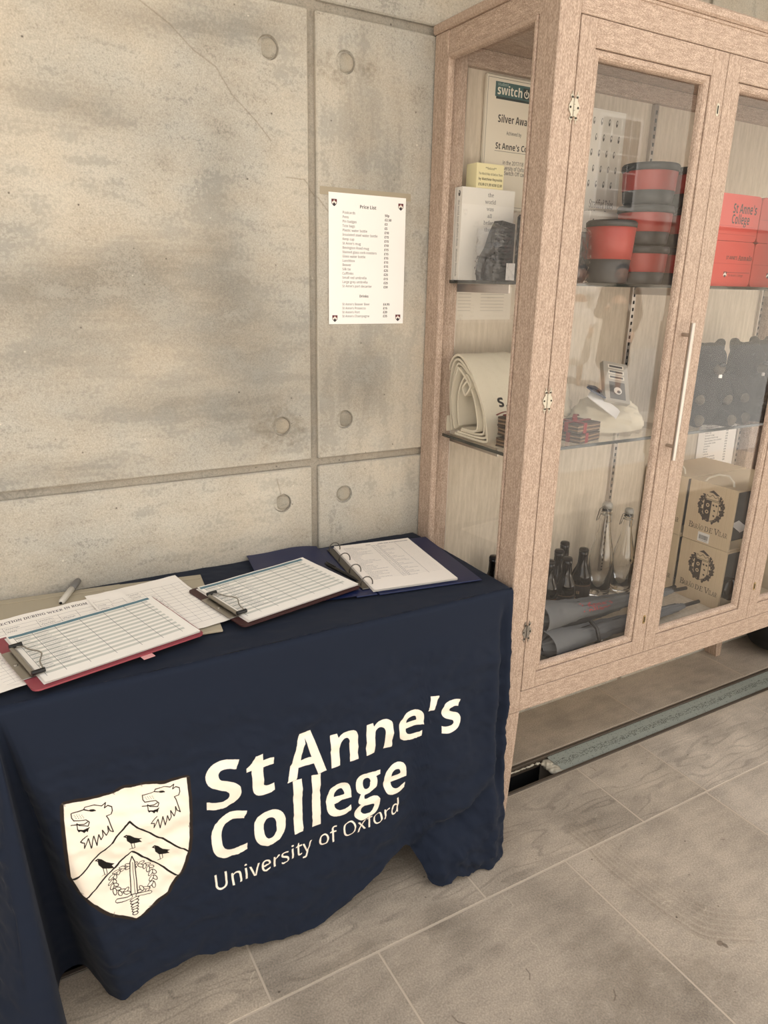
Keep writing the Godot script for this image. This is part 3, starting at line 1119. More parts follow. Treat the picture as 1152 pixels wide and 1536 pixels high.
func build_table_things() -> void:
	var Y0 := T + 0.0035
	# grey-beige folders
	flat("folder_card", Color(0.66, 0.62, 0.54), 0.8)
	for f in [[Vector3(-0.685, Y0 + 0.002, 0.165), Vector3(0.30, 0.004, 0.30), -0.10, "beige card folder under the papers at the table end, by the marker"], [Vector3(-0.47, Y0 + 0.0025, 0.195), Vector3(0.215, 0.005, 0.302), -0.135, "beige card folder under the crumpled sheet, beside the darker clipboard"]]:
		var o := thing("card_folder", f[3], "folder", f[0], Vector3(0, f[2], 0), "beige card folders")
		put(o, "card", box(f[1], 0.001), M.folder_card)
		put(o, "flap_edge", box(Vector3(f[1].x * 0.96, 0.002, 0.012), 0.0005), M.folder_card, Vector3(0, f[1].y * 0.5 + 0.001, -f[1].z * 0.5 + 0.02))
	# loose sheets
	var o1 := thing("loose_sheet", "white handwritten list with a dotted title, half under the red clipboard", "paper sheet", Vector3(-0.655, Y0 + 0.0062, 0.245), Vector3(0, 0.17, 0), "loose sheets")
	put(o1, "page", sheet(Vector2(0.305, 0.28), 0.0016, 0.004, 3), printed("list_sheet", grid_sheet(4, "COLLECTION DURING WEEK IN ROOM"), 0.8))
	var o2 := thing("loose_sheet", "crumpled white sheet ruled in a grid, behind the red clipboard", "paper sheet", Vector3(-0.480, Y0 + 0.0065, 0.205), Vector3(0, 0.15, 0), "loose sheets")
	put(o2, "page", sheet(Vector2(0.205, 0.285), 0.0012, 0.003, 8), printed("grid_sheet", grid_sheet(6, ""), 0.8))
	var o3 := thing("loose_sheet", "white lined sheet sticking out under the clip of the red clipboard", "paper sheet", Vector3(-0.765, Y0 + 0.009, 0.31), Vector3(0, 0.26, 0), "loose sheets")
	put(o3, "page", sheet(Vector2(0.13, 0.21), 0.001, 0.002, 12), M.list_sheet)
	var tabm := flat("pink_tab", Color(0.86, 0.63, 0.63), 0.7)
	tag(put(self, "sticky_tab", box(Vector3(0.022, 0.0008, 0.018), 0.0002), tabm, Vector3(-0.541, Y0 + 0.0105, 0.408), Vector3(0, 0.25, 0)), "small pale pink tab peeping out below the red clipboard", "sticky tab")
	# clipboards
	flat("clipboard_red", Color(0.55, 0.235, 0.275), 0.5)
	flat("clipboard_dark", Color(0.23, 0.11, 0.115), 0.5)
	clipboard("red", Vector3(-0.6055, Y0 + 0.0125, 0.2995), 0.2305, M.clipboard_red, 21, "dark red clipboard with a striped sign-up sheet, nearest the table end", Vector2(0.318, 0.232))
	clipboard("dark", Vector3(-0.2215, Y0 + 0.0105, 0.2315), 0.2245, M.clipboard_dark, 22, "dark maroon clipboard with a striped sheet, lying against the blue binder", Vector2(0.312, 0.232))
	binder(Y0)
	# marker on the folder, ballpoint on the binder
	flat("marker_white", Color(0.80, 0.78, 0.74), 0.4)
	flat("marker_grey", Color(0.42, 0.41, 0.40), 0.4)
	var mk := thing("marker_pen", "pale grey capped marker pen lying on the beige folder against the wall", "pen", Vector3(-0.628, Y0 + 0.0125, 0.045), Vector3(0, 0.0, 0))
	mk.rotation = Vector3(0, atan2(-0.045, 0.085) + PI, 0)
	mk.rotation.x = -0.08
	put(mk, "barrel", lathe([[0.0, -0.05], [0.0045, -0.05], [0.0068, -0.044], [0.0068, 0.015], [0.0, 0.015]], 16), M.marker_white, Vector3.ZERO, Vector3(PI / 2, 0, 0))
	put(mk, "cap", lathe([[0.0, 0.012], [0.0078, 0.012], [0.0076, 0.045], [0.006, 0.052], [0.0, 0.053]], 16), M.marker_grey, Vector3.ZERO, Vector3(PI / 2, 0, 0))
	put(mk, "end_plug", cyl(0.003, 0.003, 12), M.black_plastic, Vector3(0, 0, -0.0505), Vector3(PI / 2, 0, 0))
	var bp := thing("ballpoint_pen", "slim black ballpoint pen lying on the binder beside the maroon clipboard", "pen", Vector3(-0.0455, Y0 + 0.0115, 0.212), Vector3(0, atan2(0.021, 0.13), 0))
	put(bp, "barrel", lathe([[0.0, -0.07], [0.0035, -0.068], [0.005, -0.055], [0.0048, 0.045], [0.0018, 0.062], [0.0, 0.068]], 14), M.black_plastic, Vector3.ZERO, Vector3(PI / 2, 0, 0))
	put(bp, "pocket_clip", box(Vector3(0.0025, 0.0015, 0.04), 0.0004), M.black_plastic, Vector3(0, 0.006, -0.045))
	# price list on the wall with old tape above it
	var pl := price_list()
	var pm := printed("price_list", pl, 0.7)
	var po := thing("price_list", "white printed price list with small crests in its corners, taped to the concrete", "notice", Vector3(0.1265, 1.4668, 0.0015))
	put(po, "page", grid(10, 14, func(u: float, v: float) -> Vector3: return Vector3((u - 0.5) * 0.21, (0.5 - v) * 0.297, 0.0012 * pow(absf(u - 0.5) * 2.0, 3.0) * (0.4 + v))), pm)
	var tapem := flat("old_tape", Color(0.62, 0.575, 0.49), 0.35)
	tag(put(self, "tape_strip", box(Vector3(0.245, 0.017, 0.0006), 0.0001), tapem, Vector3(0.123, 1.6175, 0.0006), Vector3(0, 0, 0.0)), "strip of old brownish tape on the concrete above the price list", "tape")

func clipboard(kind: String, at: Vector3, turn: float, m: Material, sd: int, label: String, size: Vector2) -> void:
	var o := thing("clipboard", label, "clipboard", at, Vector3(0, turn, 0), "clipboards on the navy cloth")
	var pts := rounded(size.x, size.y, 0.012)
	var b := put(o, "board", prism(pts, -0.0015, 0.0015), m, Vector3.ZERO, Vector3(-PI / 2, 0, 0))
	b.name = "board"
	for k in 3:
		put(o, "paper_sheet", sheet(Vector2(0.290, 0.214), 0.0002, 0.0, 30 + k, 6, 6), M.paper, Vector3(0.006 + k * 0.0015, 0.0018 + k * 0.0006, -0.001 + k * 0.0008))
	put(o, "paper_sheet", sheet(Vector2(0.290, 0.215), 0.0006, 0.0015, 40 + sd), printed("log_" + kind, log_sheet(sd), 0.8), Vector3(0.009, 0.0042, 0.0))
	# the clip along the short edge
	var cx := -size.x * 0.5 + 0.008
	put(o, "clip_plate", box(Vector3(0.022, 0.002, 0.118), 0.0006), M.nickel, Vector3(cx, 0.0028, 0.012))
	put(o, "clip_jaw", tube([Vector3(cx + 0.007, 0.0085, -0.045), Vector3(cx + 0.007, 0.0085, 0.07)], 0.0042, 10), M.nickel)
	put(o, "rivet", cyl(0.004, 0.003, 12), M.nickel, Vector3(cx - 0.004, 0.0042, 0.012))
	var arc: Array = []
	for k in 21:
		var t := k / 20.0
		arc.append(Vector3(cx + 0.010 + 0.026 * pow(sin(t * PI), 0.5) + 0.004 * cos(t * TAU * 2.0), 0.010 + 0.004 * sin(t * PI), -0.046 + 0.118 * t))
	put(o, "wire_spring", tube(arc, 0.0014, 6), M.nickel)
	for z in [-0.048, 0.073]:
		put(o, "rubber_tip", tube([Vector3(cx + 0.004, 0.0115, z), Vector3(cx + 0.026, 0.0115, z)], 0.0042, 10), M.black_rubber)

func binder(y0: float) -> void:
	var blue := flat("binder_blue", Color(0.075, 0.12, 0.275), 0.4)
	var o := thing("ring_binder", "open navy ring binder with a ruled page on four metal rings, beside the cabinet", "ring binder", Vector3(-0.005, y0, 0.19), Vector3(0, -0.138 + 0.27, 0))
	o.position = Vector3(-0.013, y0, 0.182)
	o.rotation.y = -0.138
	# local x runs across the covers, z along the spine
	put(o, "back_cover", box(Vector3(0.262, 0.0035, 0.318), 0.0012), blue, Vector3(0.148, 0.0022, 0.008))
	put(o, "spine", box(Vector3(0.05, 0.0035, 0.318), 0.0012), blue, Vector3(-0.011, 0.0022, 0.004))
	var wavy := grid(20, 12, func(u: float, v: float) -> Vector3:
		var lift := 0.010 * smoothstep(0.35, 0.0, v) * (0.5 + 0.5 * sin(u * 5.0 + 0.3)) + 0.004 * u * smoothstep(0.4, 0.0, v)
		return Vector3(-0.034 - 0.185 * u, 0.0038 + lift, -0.158 + 0.318 * v))
	put(o, "front_cover", wavy, blue)
	put(o, "ring_rail", box(Vector3(0.017, 0.004, 0.27), 0.0015), M.ring_metal, Vector3(-0.004, 0.0058, 0.0))
	var pg := printed("binder_page", binder_page(), 0.8)
	for k in 4:
		put(o, "page", sheet(Vector2(0.212, 0.297), 0.0002, 0.0, 60 + k, 6, 6), M.paper, Vector3(0.113 + k * 0.0006, 0.0052 + k * 0.0007, 0.006))
	put(o, "page", sheet(Vector2(0.212, 0.297), 0.0006, 0.0012, 66), pg, Vector3(0.115, 0.0085, 0.006))
	for k in 4:
		var z := -0.118 + k * 0.079
		var arc: Array = []
		for s in 15:
			var a := -0.25 + s / 14.0 * (PI + 0.5)
			arc.append(Vector3(0.0035 + cos(a) * 0.0145, 0.013 + sin(a) * 0.0165, z))
		put(o, "ring", tube(arc, 0.0014, 8), M.ring_metal)

func binder_page() -> Canvas:
	var r := RandomNumberGenerator.new()
	r.seed = 77
	var cv := Canvas.new(724, 1024, Color(0.955, 0.925, 0.89))
	var ink := Color(0.28, 0.27, 0.32)
	for x in [330, 375, 395, 560]:
		cv.stroke(PackedVector2Array([Vector2(x, 70), Vector2(x, 830)]), 2.0, ink, false, 0.8)
	cv.text("Date", 285, 60, 20, ink, true)
	cv.text("TIME AND PLACE", 400, 60, 22, ink, true)
	cv.text("SIGNATURE", 575, 60, 22, ink, true)
	for k in 26:
		var y := 70 + k * 29.2
		cv.stroke(PackedVector2Array([Vector2(60, y), Vector2(690, y)]), 1.4, Color(0.6, 0.58, 0.56), false, 0.9)
		cv.scrawl(r, 64, y + 22, r.randf_range(60, 230), 14, ink, 1.6)
		cv.scrawl(r, 336, y + 22, 30, 10, ink, 1.6)
		cv.ell(385, y + 15, 4, 4, ink)
		if k % 3:
			cv.scrawl(r, 402, y + 22, r.randf_range(40, 130), 12, ink, 1.4)
	return cv

func small_crest(cv: Canvas, x: float, y: float, s: float) -> void:
	var red := Color(0.42, 0.16, 0.17)
	var dark := Color(0.16, 0.13, 0.16)
	var sh := PackedVector2Array()
	for p in [[-1, -1], [1, -1], [1, 0.2], [0.55, 0.85], [0, 1.25], [-0.55, 0.85], [-1, 0.2]]:
		sh.append(Vector2(x + p[0] * s, y + p[1] * s))
	cv.poly(sh, Color(0.86, 0.82, 0.79))
	cv.rect(x - s, y - s, s * 0.9, s * 0.85, red)
	cv.rect(x + s * 0.1, y - s, s * 0.9, s * 0.85, red)
	cv.stroke(PackedVector2Array([Vector2(x - s, y + s * 0.45), Vector2(x, y - s * 0.35), Vector2(x + s, y + s * 0.45)]), s * 0.5, Color(0.9, 0.87, 0.83))
	cv.poly(PackedVector2Array([Vector2(x, y + s * 0.05), Vector2(x + s * 0.6, y + s * 0.6), Vector2(x, y + s * 1.2), Vector2(x - s * 0.6, y + s * 0.6)]), dark)
	cv.stroke(sh, s * 0.16, dark, true)

func price_list() -> Canvas:
	var cv := Canvas.new(1024, 1448, Color(0.955, 0.935, 0.915))
	var ink := Color(0.20, 0.19, 0.20)
	var dark := Color(0.10, 0.09, 0.10)
	for p in [[72, 105], [955, 98], [80, 1380], [950, 1375]]:
		small_crest(cv, p[0], p[1], 32)
	cv.text("Price List", 510, 150, 50, dark, true, 0.5)
	var rows := [["Postcards", "50p"], ["Pens", "£2.50"], ["Pin badges", "£3"], ["Tote bags", "£5"], ["Plastic water bottle", "£10"], ["Insulated steel water bottle", "£15"], ["Keep cup", "£15"], ["St Anne's mug", "£10"], ["Bevington Road mug", "£15"], ["Stained glass cork coasters", "£15"], ["Glass water bottle", "£15"], ["Lunchbox", "£15"], ["Beaver", "£15"], ["Silk tie", "£25"], ["Cufflinks", "£25"], ["Small red umbrella", "£15"], ["Large grey umbrella", "£25"], ["St Anne's port decanter", "£30"]]
	for k in rows.size():
		cv.text(rows[k][0], 178, 218 + k * 47.5, 38, ink)
		cv.text(rows[k][1], 738, 222 + k * 47.5, 37, dark, true)
	cv.text("Drinks", 470, 1140, 40, dark, true, 0.5)
	var low := [["St Anne's Beaver Beer", "£4.95"], ["St Anne's Prosecco", "£15"], ["St Anne's Port", "£20"], ["St Anne's Champagne", "£35"]]
	for k in 4:
		cv.text(low[k][0], 178, 1232 + k * 46.0, 38, ink)
		cv.text(low[k][1], 738, 1232 + k * 46.0, 37, dark, true)
	return cv

# ------------------------------------------------------------------ cabinet
func frame_bead(parent: Node, lo: Vector2, hi: Vector2, z: float, w: float, d: float) -> void:
	# four mitred beads round an opening in x,y, sloping in towards the glass
	for e in 4:
		var st := new_st()
		st.set_smooth_group(-1)
		var p: Array[Vector2] = [lo, Vector2(hi.x, lo.y), hi, Vector2(lo.x, hi.y)]
		var c := (lo + hi) * 0.5
		var a := p[e]
		var b := p[(e + 1) % 4]
		var ia := a + Vector2(signf(c.x - a.x), signf(c.y - a.y)) * w
		var ib := b + Vector2(signf(c.x - b.x), signf(c.y - b.y)) * w
		var prof := [[0.0, 0.0, -1], [0.0, d * 0.9, 0], [0.10, d, 0], [0.58, d * 0.97, 0], [0.82, d * 0.78, 0], [0.95, d * 0.45, 0], [1.0, 0.0, 0]]
		for k in prof.size() - 1:
			var s0: float = prof[k][0]
			var s1: float = prof[k + 1][0]
			var q0 := a.lerp(ia, s0)
			var q1 := b.lerp(ib, s0)
			var q2 := b.lerp(ib, s1)
			var q3 := a.lerp(ia, s1)
			var n2 := (c - (a + b) * 0.5).normalized()
			var out: Vector3 = Vector3(n2.x, n2.y, 0) * (prof[k][1] - prof[k + 1][1]) / w + Vector3(0, 0, s1 - s0)
			if k == 0:
				out = Vector3(-n2.x, -n2.y, 0)
			quad(st, Vector3(q0.x, q0.y, z + prof[k][1]), Vector3(q1.x, q1.y, z + prof[k][1]), Vector3(q2.x, q2.y, z + prof[k + 1][1]), Vector3(q3.x, q3.y, z + prof[k + 1][1]), out)
		st.generate_normals()
		put(parent, "glazing_bead", st.commit(), M.oak_x if e % 2 == 0 else M.oak_y)

func build_cabinet() -> void:
	var cb := thing("display_cabinet", "tall limed oak display cabinet with glazed doors and side, standing on legs beside the table", "display cabinet")
	var x0 := SX
	var x1 := 1.753
	var yt := 1.971
	var posts := [[x0, x0 + 0.053, 0.371, FZ], [x1 - 0.053, x1, 0.371, FZ], [x0, x0 + 0.059, 0.004, 0.059], [x1 - 0.059, x1, 0.004, 0.059]]
	for p in posts:
		slab(cb, "corner_post", M.oak_y, Vector3(p[0], 0.379, p[2]), Vector3(p[1], yt, p[3]), 0.002)
		# sabre leg below the carcass, thinning to the foot
		var left: bool = p[0] < 1.0
		var wd: float = p[1] - p[0]
		var prof := PackedVector2Array()
		var inner: Array = []
		for k in 13:
			var t := k / 12.0
			inner.append(Vector2(lerpf(0.026, wd, pow(t, 0.62)), 0.379 * t))
		for q in inner:
			prof.append(q)
		prof.append(Vector2(0.0, 0.379))
		prof.append(Vector2(0.001, 0.0))
		var st := new_st()
		add_prism(st, prof, p[2] + (0.0 if p[2] > 0.2 else 0.0), p[3])
		st.generate_normals()
		var lg := put(cb, "leg", st.commit(), M.oak_y, Vector3(p[0] if left else p[1], 0, 0))
		if not left:
			lg.scale.x = -1.0
	# top
	slab(cb, "top_board", M.oak_x, Vector3(x0 - 0.006, yt, 0.0), Vector3(x1 + 0.006, 1.992, FZ + 0.008), 0.004)
	# side frames
	for s in [[x0 + 0.003, x0 + 0.028], [x1 - 0.028, x1 - 0.003]]:
		slab(cb, "side_rail", M.oak_z, Vector3(s[0], 1.921, 0.059), Vector3(s[1], yt, 0.371), 0.0015)
		slab(cb, "side_rail", M.oak_z, Vector3(s[0], 0.379, 0.059), Vector3(s[1], 0.45, 0.371), 0.0015)
		var cx: float = (s[0] + s[1]) * 0.5
		put(cb, "side_pane", grid(1, 1, func(u: float, v: float) -> Vector3: return Vector3(cx, lerpf(1.93, 0.44, v), lerpf(0.055, 0.375, u))), M.glass)
		var hold := Node3D.new()
		hold.name = "side_beading"
		cb.add_child(hold, true)
		hold.position = Vector3(cx - 0.0045 if s[0] < 1.0 else cx + 0.0045, 0, 0)
		hold.rotation.y = -PI / 2 if s[0] < 1.0 else PI / 2
		# local x runs along +z (left side) after the turn
		if s[0] < 1.0:
			frame_bead(hold, Vector2(0.060, 0.451), Vector2(0.370, 1.920), 0.0, 0.011, 0.0145)
		else:
			frame_bead(hold, Vector2(-0.371, 0.45), Vector2(-0.059, 1.921), 0.0, 0.013, 0.0105)
	# front rails
	slab(cb, "front_rail", M.oak_x, Vector3(x0 + 0.053, 1.917, 0.40), Vector3(x1 - 0.053, yt, FZ - 0.0005), 0.0012)
	slab(cb, "front_rail", M.oak_x, Vector3(x0 + 0.053, 0.379, 0.40), Vector3(x1 - 0.053, 0.4355, FZ - 0.0005), 0.0012)
	slab(cb, "cornice_strip", M.oak_x, Vector3(x0 + 0.053, 1.9645, FZ - 0.002), Vector3(x1 - 0.053, yt, FZ + 0.002), 0.0015)
	# inside lining
	slab(cb, "back_panel", M.pale_wood, Vector3(x0 + 0.02, 0.40, 0.004), Vector3(x1 - 0.02, 1.966, 0.017), 0.0)
	slab(cb, "floor_board", M.pale_wood, Vector3(x0 + 0.03, 0.40, 0.017), Vector3(x1 - 0.03, 0.45, 0.40), 0.0)
	slab(cb, "ceiling_board", M.oak_x, Vector3(x0 + 0.03, 1.955, 0.017), Vector3(x1 - 0.03, 1.968, 0.40), 0.0)
	slab(cb, "back_rail", M.oak_x, Vector3(x0 + 0.03, 1.915, 0.017), Vector3(x1 - 0.03, 1.955, 0.038), 0.002)
	# slotted shelf standards on the back
	for x in [0.372, 1.038, 1.675]:
		var n := Node3D.new()
		n.name = "shelf_standard"
		cb.add_child(n, true)
		slab(n, "channel", M.steel, Vector3(x - 0.008, 0.452, 0.017), Vector3(x + 0.008, 1.914, 0.029), 0.001)
		var st := new_st()
		for k in 70:
			add_box(st, Vector3(x, 0.465 + k * 0.0207, 0.0292), Vector3(0.006, 0.010, 0.0008), 0.0)
		st.generate_normals()
		put(n, "slot_row", st.commit(), M.dark_hole).set_meta("kind", "stuff")
	# glass shelves
	for y in [1.427, 1.034]:
		var n := Node3D.new()
		n.name = "glass_shelf"
		cb.add_child(n, true)
		slab(n, "shelf_plate", M.glass, Vector3(x0 + 0.035, y - 0.007, 0.032), Vector3(x1 - 0.035, y, 0.326), 0.0)
		slab(n, "polished_edge", M.glass_edge, Vector3(x0 + 0.034, y - 0.0075, 0.326), Vector3(x1 - 0.034, y + 0.0005, 0.3285), 0.0005)
		slab(n, "polished_edge", M.glass_edge, Vector3(x0 + 0.0325, y - 0.0075, 0.032), Vector3(x0 + 0.035, y + 0.0005, 0.328), 0.0005)
		for x in [0.372, 1.038, 1.675]:
			slab(n, "shelf_bracket", M.steel, Vector3(x - 0.002, y - 0.028, 0.029), Vector3(x + 0.002, y - 0.0078, 0.25), 0.0005)
	# doors
	var dx := [0.3525, 0.795, 1.258, 1.6995]
	for k in 3:
		var d := Node3D.new()
		d.name = "door"
		cb.add_child(d, true)
		var a: float = dx[k] + 0.001
		var b: float = dx[k + 1] - 0.001
		var sl := 0.043
		var sr := 0.048
		var zb := FZ - 0.026
		var zf := FZ + 0.0005
		slab(d, "stile", M.oak_y, Vector3(a, 0.4375, zb), Vector3(a + sl, 1.9152, zf), 0.0012)
		slab(d, "stile", M.oak_y, Vector3(b - sr, 0.4375, zb), Vector3(b, 1.9152, zf), 0.0012)
		slab(d, "rail", M.oak_x, Vector3(a + sl, 1.8655, zb), Vector3(b - sr, 1.9152, zf - 0.0002), 0.0012)
		slab(d, "rail", M.oak_x, Vector3(a + sl, 0.4375, zb), Vector3(b - sr, 0.481, zf - 0.0002), 0.0012)
		frame_bead(d, Vector2(a + sl + 0.0012, 0.4822), Vector2(b - sr - 0.0012, 1.8643), FZ - 0.016, 0.017, 0.0135)
		put(d, "pane", grid(1, 1, func(u: float, v: float) -> Vector3: return Vector3(lerpf(a + sl - 0.005, b - sr + 0.005, u), lerpf(1.875, 0.47, v), FZ - 0.018)), M.glass)
	# bolts and keyholes: small oval plates
	var oval := prism(rounded(0.009, 0.026, 0.0044), 0.0, 0.0012)
	var slot := prism(rounded(0.0035, 0.017, 0.0017), 0.0, 0.0016)
	for q in [[Vector3(0.7795, 1.802, FZ), true], [Vector3(0.780, 0.543, FZ), false], [Vector3(1.270, 0.546, FZ), false]]:
		var n := Node3D.new()
		n.name = "flush_bolt"
		cb.add_child(n, true)
		n.position = q[0] + Vector3(0, 0, 0.0005)
		put(n, "bolt_plate", oval, M.hinge_metal if q[1] else M.brass)
		put(n, "bolt_slot", slot, M.dark_hole)
	# bar handle
	var hd := Node3D.new()
	hd.name = "bar_handle"
	cb.add_child(hd, true)
	put(hd, "bar", tube([Vector3(0.770, 1.003, FZ + 0.027), Vector3(0.770, 1.341, FZ + 0.027)], 0.006, 16), M.steel)
	for y in [1.037, 1.312]:
		put(hd, "post", tube([Vector3(0.770, y, FZ), Vector3(0.770, y, FZ + 0.024)], 0.0045, 12), M.steel)
	# butterfly hinges
	var leaf := PackedVector2Array()
	for p in [[0.0027, -0.0165], [0.0045, -0.0165], [0.0030, -0.0215], [0.0040, -0.0225], [0.0056, -0.0210], [0.0058, -0.0285], [0.0072, -0.0285], [0.0074, -0.0210], [0.0100, -0.0230], [0.0108, -0.0205], [0.0078, -0.0150], [0.0076, -0.0125], [0.0112, -0.0075], [0.0136, -0.0030], [0.0136, 0.0030], [0.0112, 0.0075], [0.0076, 0.0125], [0.0078, 0.0150], [0.0108, 0.0205], [0.0100, 0.0230], [0.0074, 0.0210], [0.0072, 0.0285], [0.0058, 0.0285], [0.0056, 0.0210], [0.0040, 0.0225], [0.0030, 0.0215], [0.0045, 0.0165], [0.0027, 0.0165]]:
		leaf.append(Vector2(p[0], p[1]))
	var mirror := PackedVector2Array()
	for p in leaf:
		mirror.append(Vector2(-p.x, p.y))
	mirror.reverse()
	for y in [1.755, 1.175, 0.606]:
		var n := Node3D.new()
		n.name = "butterfly_hinge"
		cb.add_child(n, true)
		n.position = Vector3(0.3525, y, FZ + 0.0008)
		var hm: Material = M.hinge_metal if y > 1.0 else M.nickel
		put(n, "leaf", prism(leaf, 0.0, 0.0014), hm)
		put(n, "leaf", prism(mirror, 0.0, 0.0014), hm)
		for s in [-1.0, 0.0, 1.0]:
			put(n, "knuckle", tube([Vector3(0, s * 0.0107 - 0.005, 0.0016), Vector3(0, s * 0.0107 + 0.005, 0.0016)], 0.0021, 10), hm)
		for s in [-1.0, 1.0]:
			for q in [[0.0066, 0.0182], [0.0100, 0.0], [0.0066, -0.0182]]:
				put(n, "screw", cyl(0.0022, 0.0012, 10), M.screw, Vector3(s * q[0], q[1], 0.0015), Vector3(PI / 2, 0, 0))

# ------------------------------------------------------------------ goods in the cabinet
func award_canvas() -> Canvas:
	var cv := Canvas.new(564, 797, Color(0.90, 0.865, 0.79))
	var ink := Color(0.18, 0.17, 0.16)
	var pale := Color(0.93, 0.91, 0.84)
	cv.stroke(pv([6, 8, 556, 8, 556, 788, 6, 788]), 2.4, Color(0.35, 0.33, 0.30), true)
	cv.rect(67, 27, 430, 88, Color(0.22, 0.37, 0.37))
	cv.rect(76, 115, 421, 14, Color(0.12, 0.19, 0.19))
	cv.text("student", 86, 50, 26, Color(0.75, 0.82, 0.78))
	cv.text("switch", 83, 100, 74, pale, true, 0.0, 212.0)
	cv.rect(302, 40, 62, 66, Color(0.12, 0.20, 0.20))
	var p := PackedVector2Array()
	for k in 17:
		var a := -PI / 2 + 0.55 + k / 16.0 * (TAU - 1.1)
		p.append(Vector2(333, 78) + Vector2(cos(a), sin(a)) * 19)
	cv.stroke(p, 7.5, pale)
	cv.stroke(pv([333, 50, 333, 78]), 7.5, pale)
	cv.text("ff", 366, 100, 74, pale, true)
	cv.text("Silver Award", 102, 265, 62, ink, true, 0.0, 305.0)
	cv.text("Achieved by", 182, 336, 30, ink, false, 0.0, 130.0)
	cv.text("St Anne's College", 94, 427, 52, ink, true, 0.0, 388.0)
	cv.stroke(pv([90, 440, 486, 440]), 2.0, ink)
	cv.text("in the 2017/18", 256, 519, 34, ink, false, 0.5, 182.0)
	cv.text("University of Oxford", 258, 553, 34, ink, false, 0.5, 244.0)
	cv.text("Student Switch Off campaign", 262, 584, 34, ink, false, 0.5, 380.0)
	return cv

func book_canvas() -> Canvas:
	var cv := Canvas.new(512, 688, Color(0.90, 0.88, 0.84))
	var k := 0
	for s in ["the", "world", "was", "all", "before", "them"]:
		cv.text(s, 272, 58 + k * 51, 38, Color(0.30, 0.29, 0.28), false, 0.5, 0.0, "Droid Serif")
		k += 1
	return cv

func mug_canvas(kind: int) -> Canvas:
	var cv := Canvas.new(768, 480, Color(0.73, 0.26, 0.225))
	var ink := Color(0.10, 0.04, 0.04)
	if kind == 0:
		cv.text("St Anne's", 290, 190, 132, ink, true, 0.0, 415.0)
		cv.text("College", 290, 300, 132, ink, true, 0.0, 310.0)
		for y in [326, 412]:
			cv.stroke(pv([20, y, 748, y]), 3, Color(0.55, 0.14, 0.13))
	else:
		cv.text("ST ANNE'S", 300, 190, 50, ink, true, 0.0, 190.0)
		cv.text("Annals", 505, 196, 72, ink, true, 0.0, 0.0, "Droid Serif")
		cv.stroke(pv([20, 236, 748, 236]), 3, Color(0.55, 0.14, 0.13))
		cv.stroke(pv([290, 330, 748, 330]), 4, ink)
		small_crest(cv, 320, 350, 26)
		cv.text("St Anne's College", 380, 372, 34, ink)
	return cv

func wine_canvas() -> Canvas:
	var base := Color(0.80, 0.715, 0.585)
	var cv := Canvas.new(640, 760, base)
	for k in 60:
		var x := rng.randf_range(0, 640)
		cv.stroke(pv([x, 0, x + rng.randf_range(-20, 20), 760]), rng.randf_range(1, 7), Color(0.70, 0.60, 0.47) if k % 2 else Color(0.86, 0.78, 0.66), false, 0.18)
	var ink := Color(0.20, 0.145, 0.10)
	# crest with a broad mantle of leaves
	for s in [-1.0, 1.0]:
		for k in 9:
			var a := -0.9 + k * 0.27
			var o := Vector2(330 + s * cos(a) * 150, 290 + sin(a) * 165)
			cv.ell(o.x, o.y, 44, 19, ink, (a + 0.9) * s + (0.4 if k % 2 else -0.5))
			cv.ell(o.x + s * 18, o.y - 14, 26, 10, ink, a * s - 0.8)
			cv.ell(o.x - s * 4, o.y + 2, 10, 3, base, a * s + 0.3)
	var sh := pv([230, 205, 430, 205, 430, 360, 396, 425, 330, 462, 264, 425, 230, 360])
	cv.poly(sh, base)
	cv.stroke(sh, 6, ink, true)
	cv.poly(pv([230, 205, 330, 205, 330, 462, 264, 425, 230, 360]), ink)
	for p in [[281, 265], [281, 350]]:
		cv.ell(p[0], p[1], 24, 24, base)
		cv.ell(p[0], p[1], 12, 12, ink)
	for p in [[358, 250], [400, 250], [380, 315], [380, 380]]:
		cv.ell(p[0], p[1], 14, 11, ink, 0.5)
	cv.rect(235, 130, 190, 62, base)
	cv.stroke(pv([240, 190, 252, 138, 290, 162, 330, 128, 370, 162, 408, 138, 420, 190, 240, 190]), 6, ink)
	cv.poly(pv([270, 105, 330, 70, 425, 120, 385, 130, 330, 105]), ink)
	cv.text("B", 58, 600, 104, ink, false, 0.0, 0.0, "Droid Serif")
	cv.text("ARÃO", 112, 600, 80, ink, false, 0.0, 158.0, "Droid Serif")
	cv.text("DE", 286, 600, 88, ink, false, 0.0, 0.0, "Droid Serif")
	cv.text("V", 420, 600, 104, ink, false, 0.0, 0.0, "Droid Serif")
	cv.text("ILAR", 482, 600, 80, ink, false, 0.0, 120.0, "Droid Serif")
	return cv

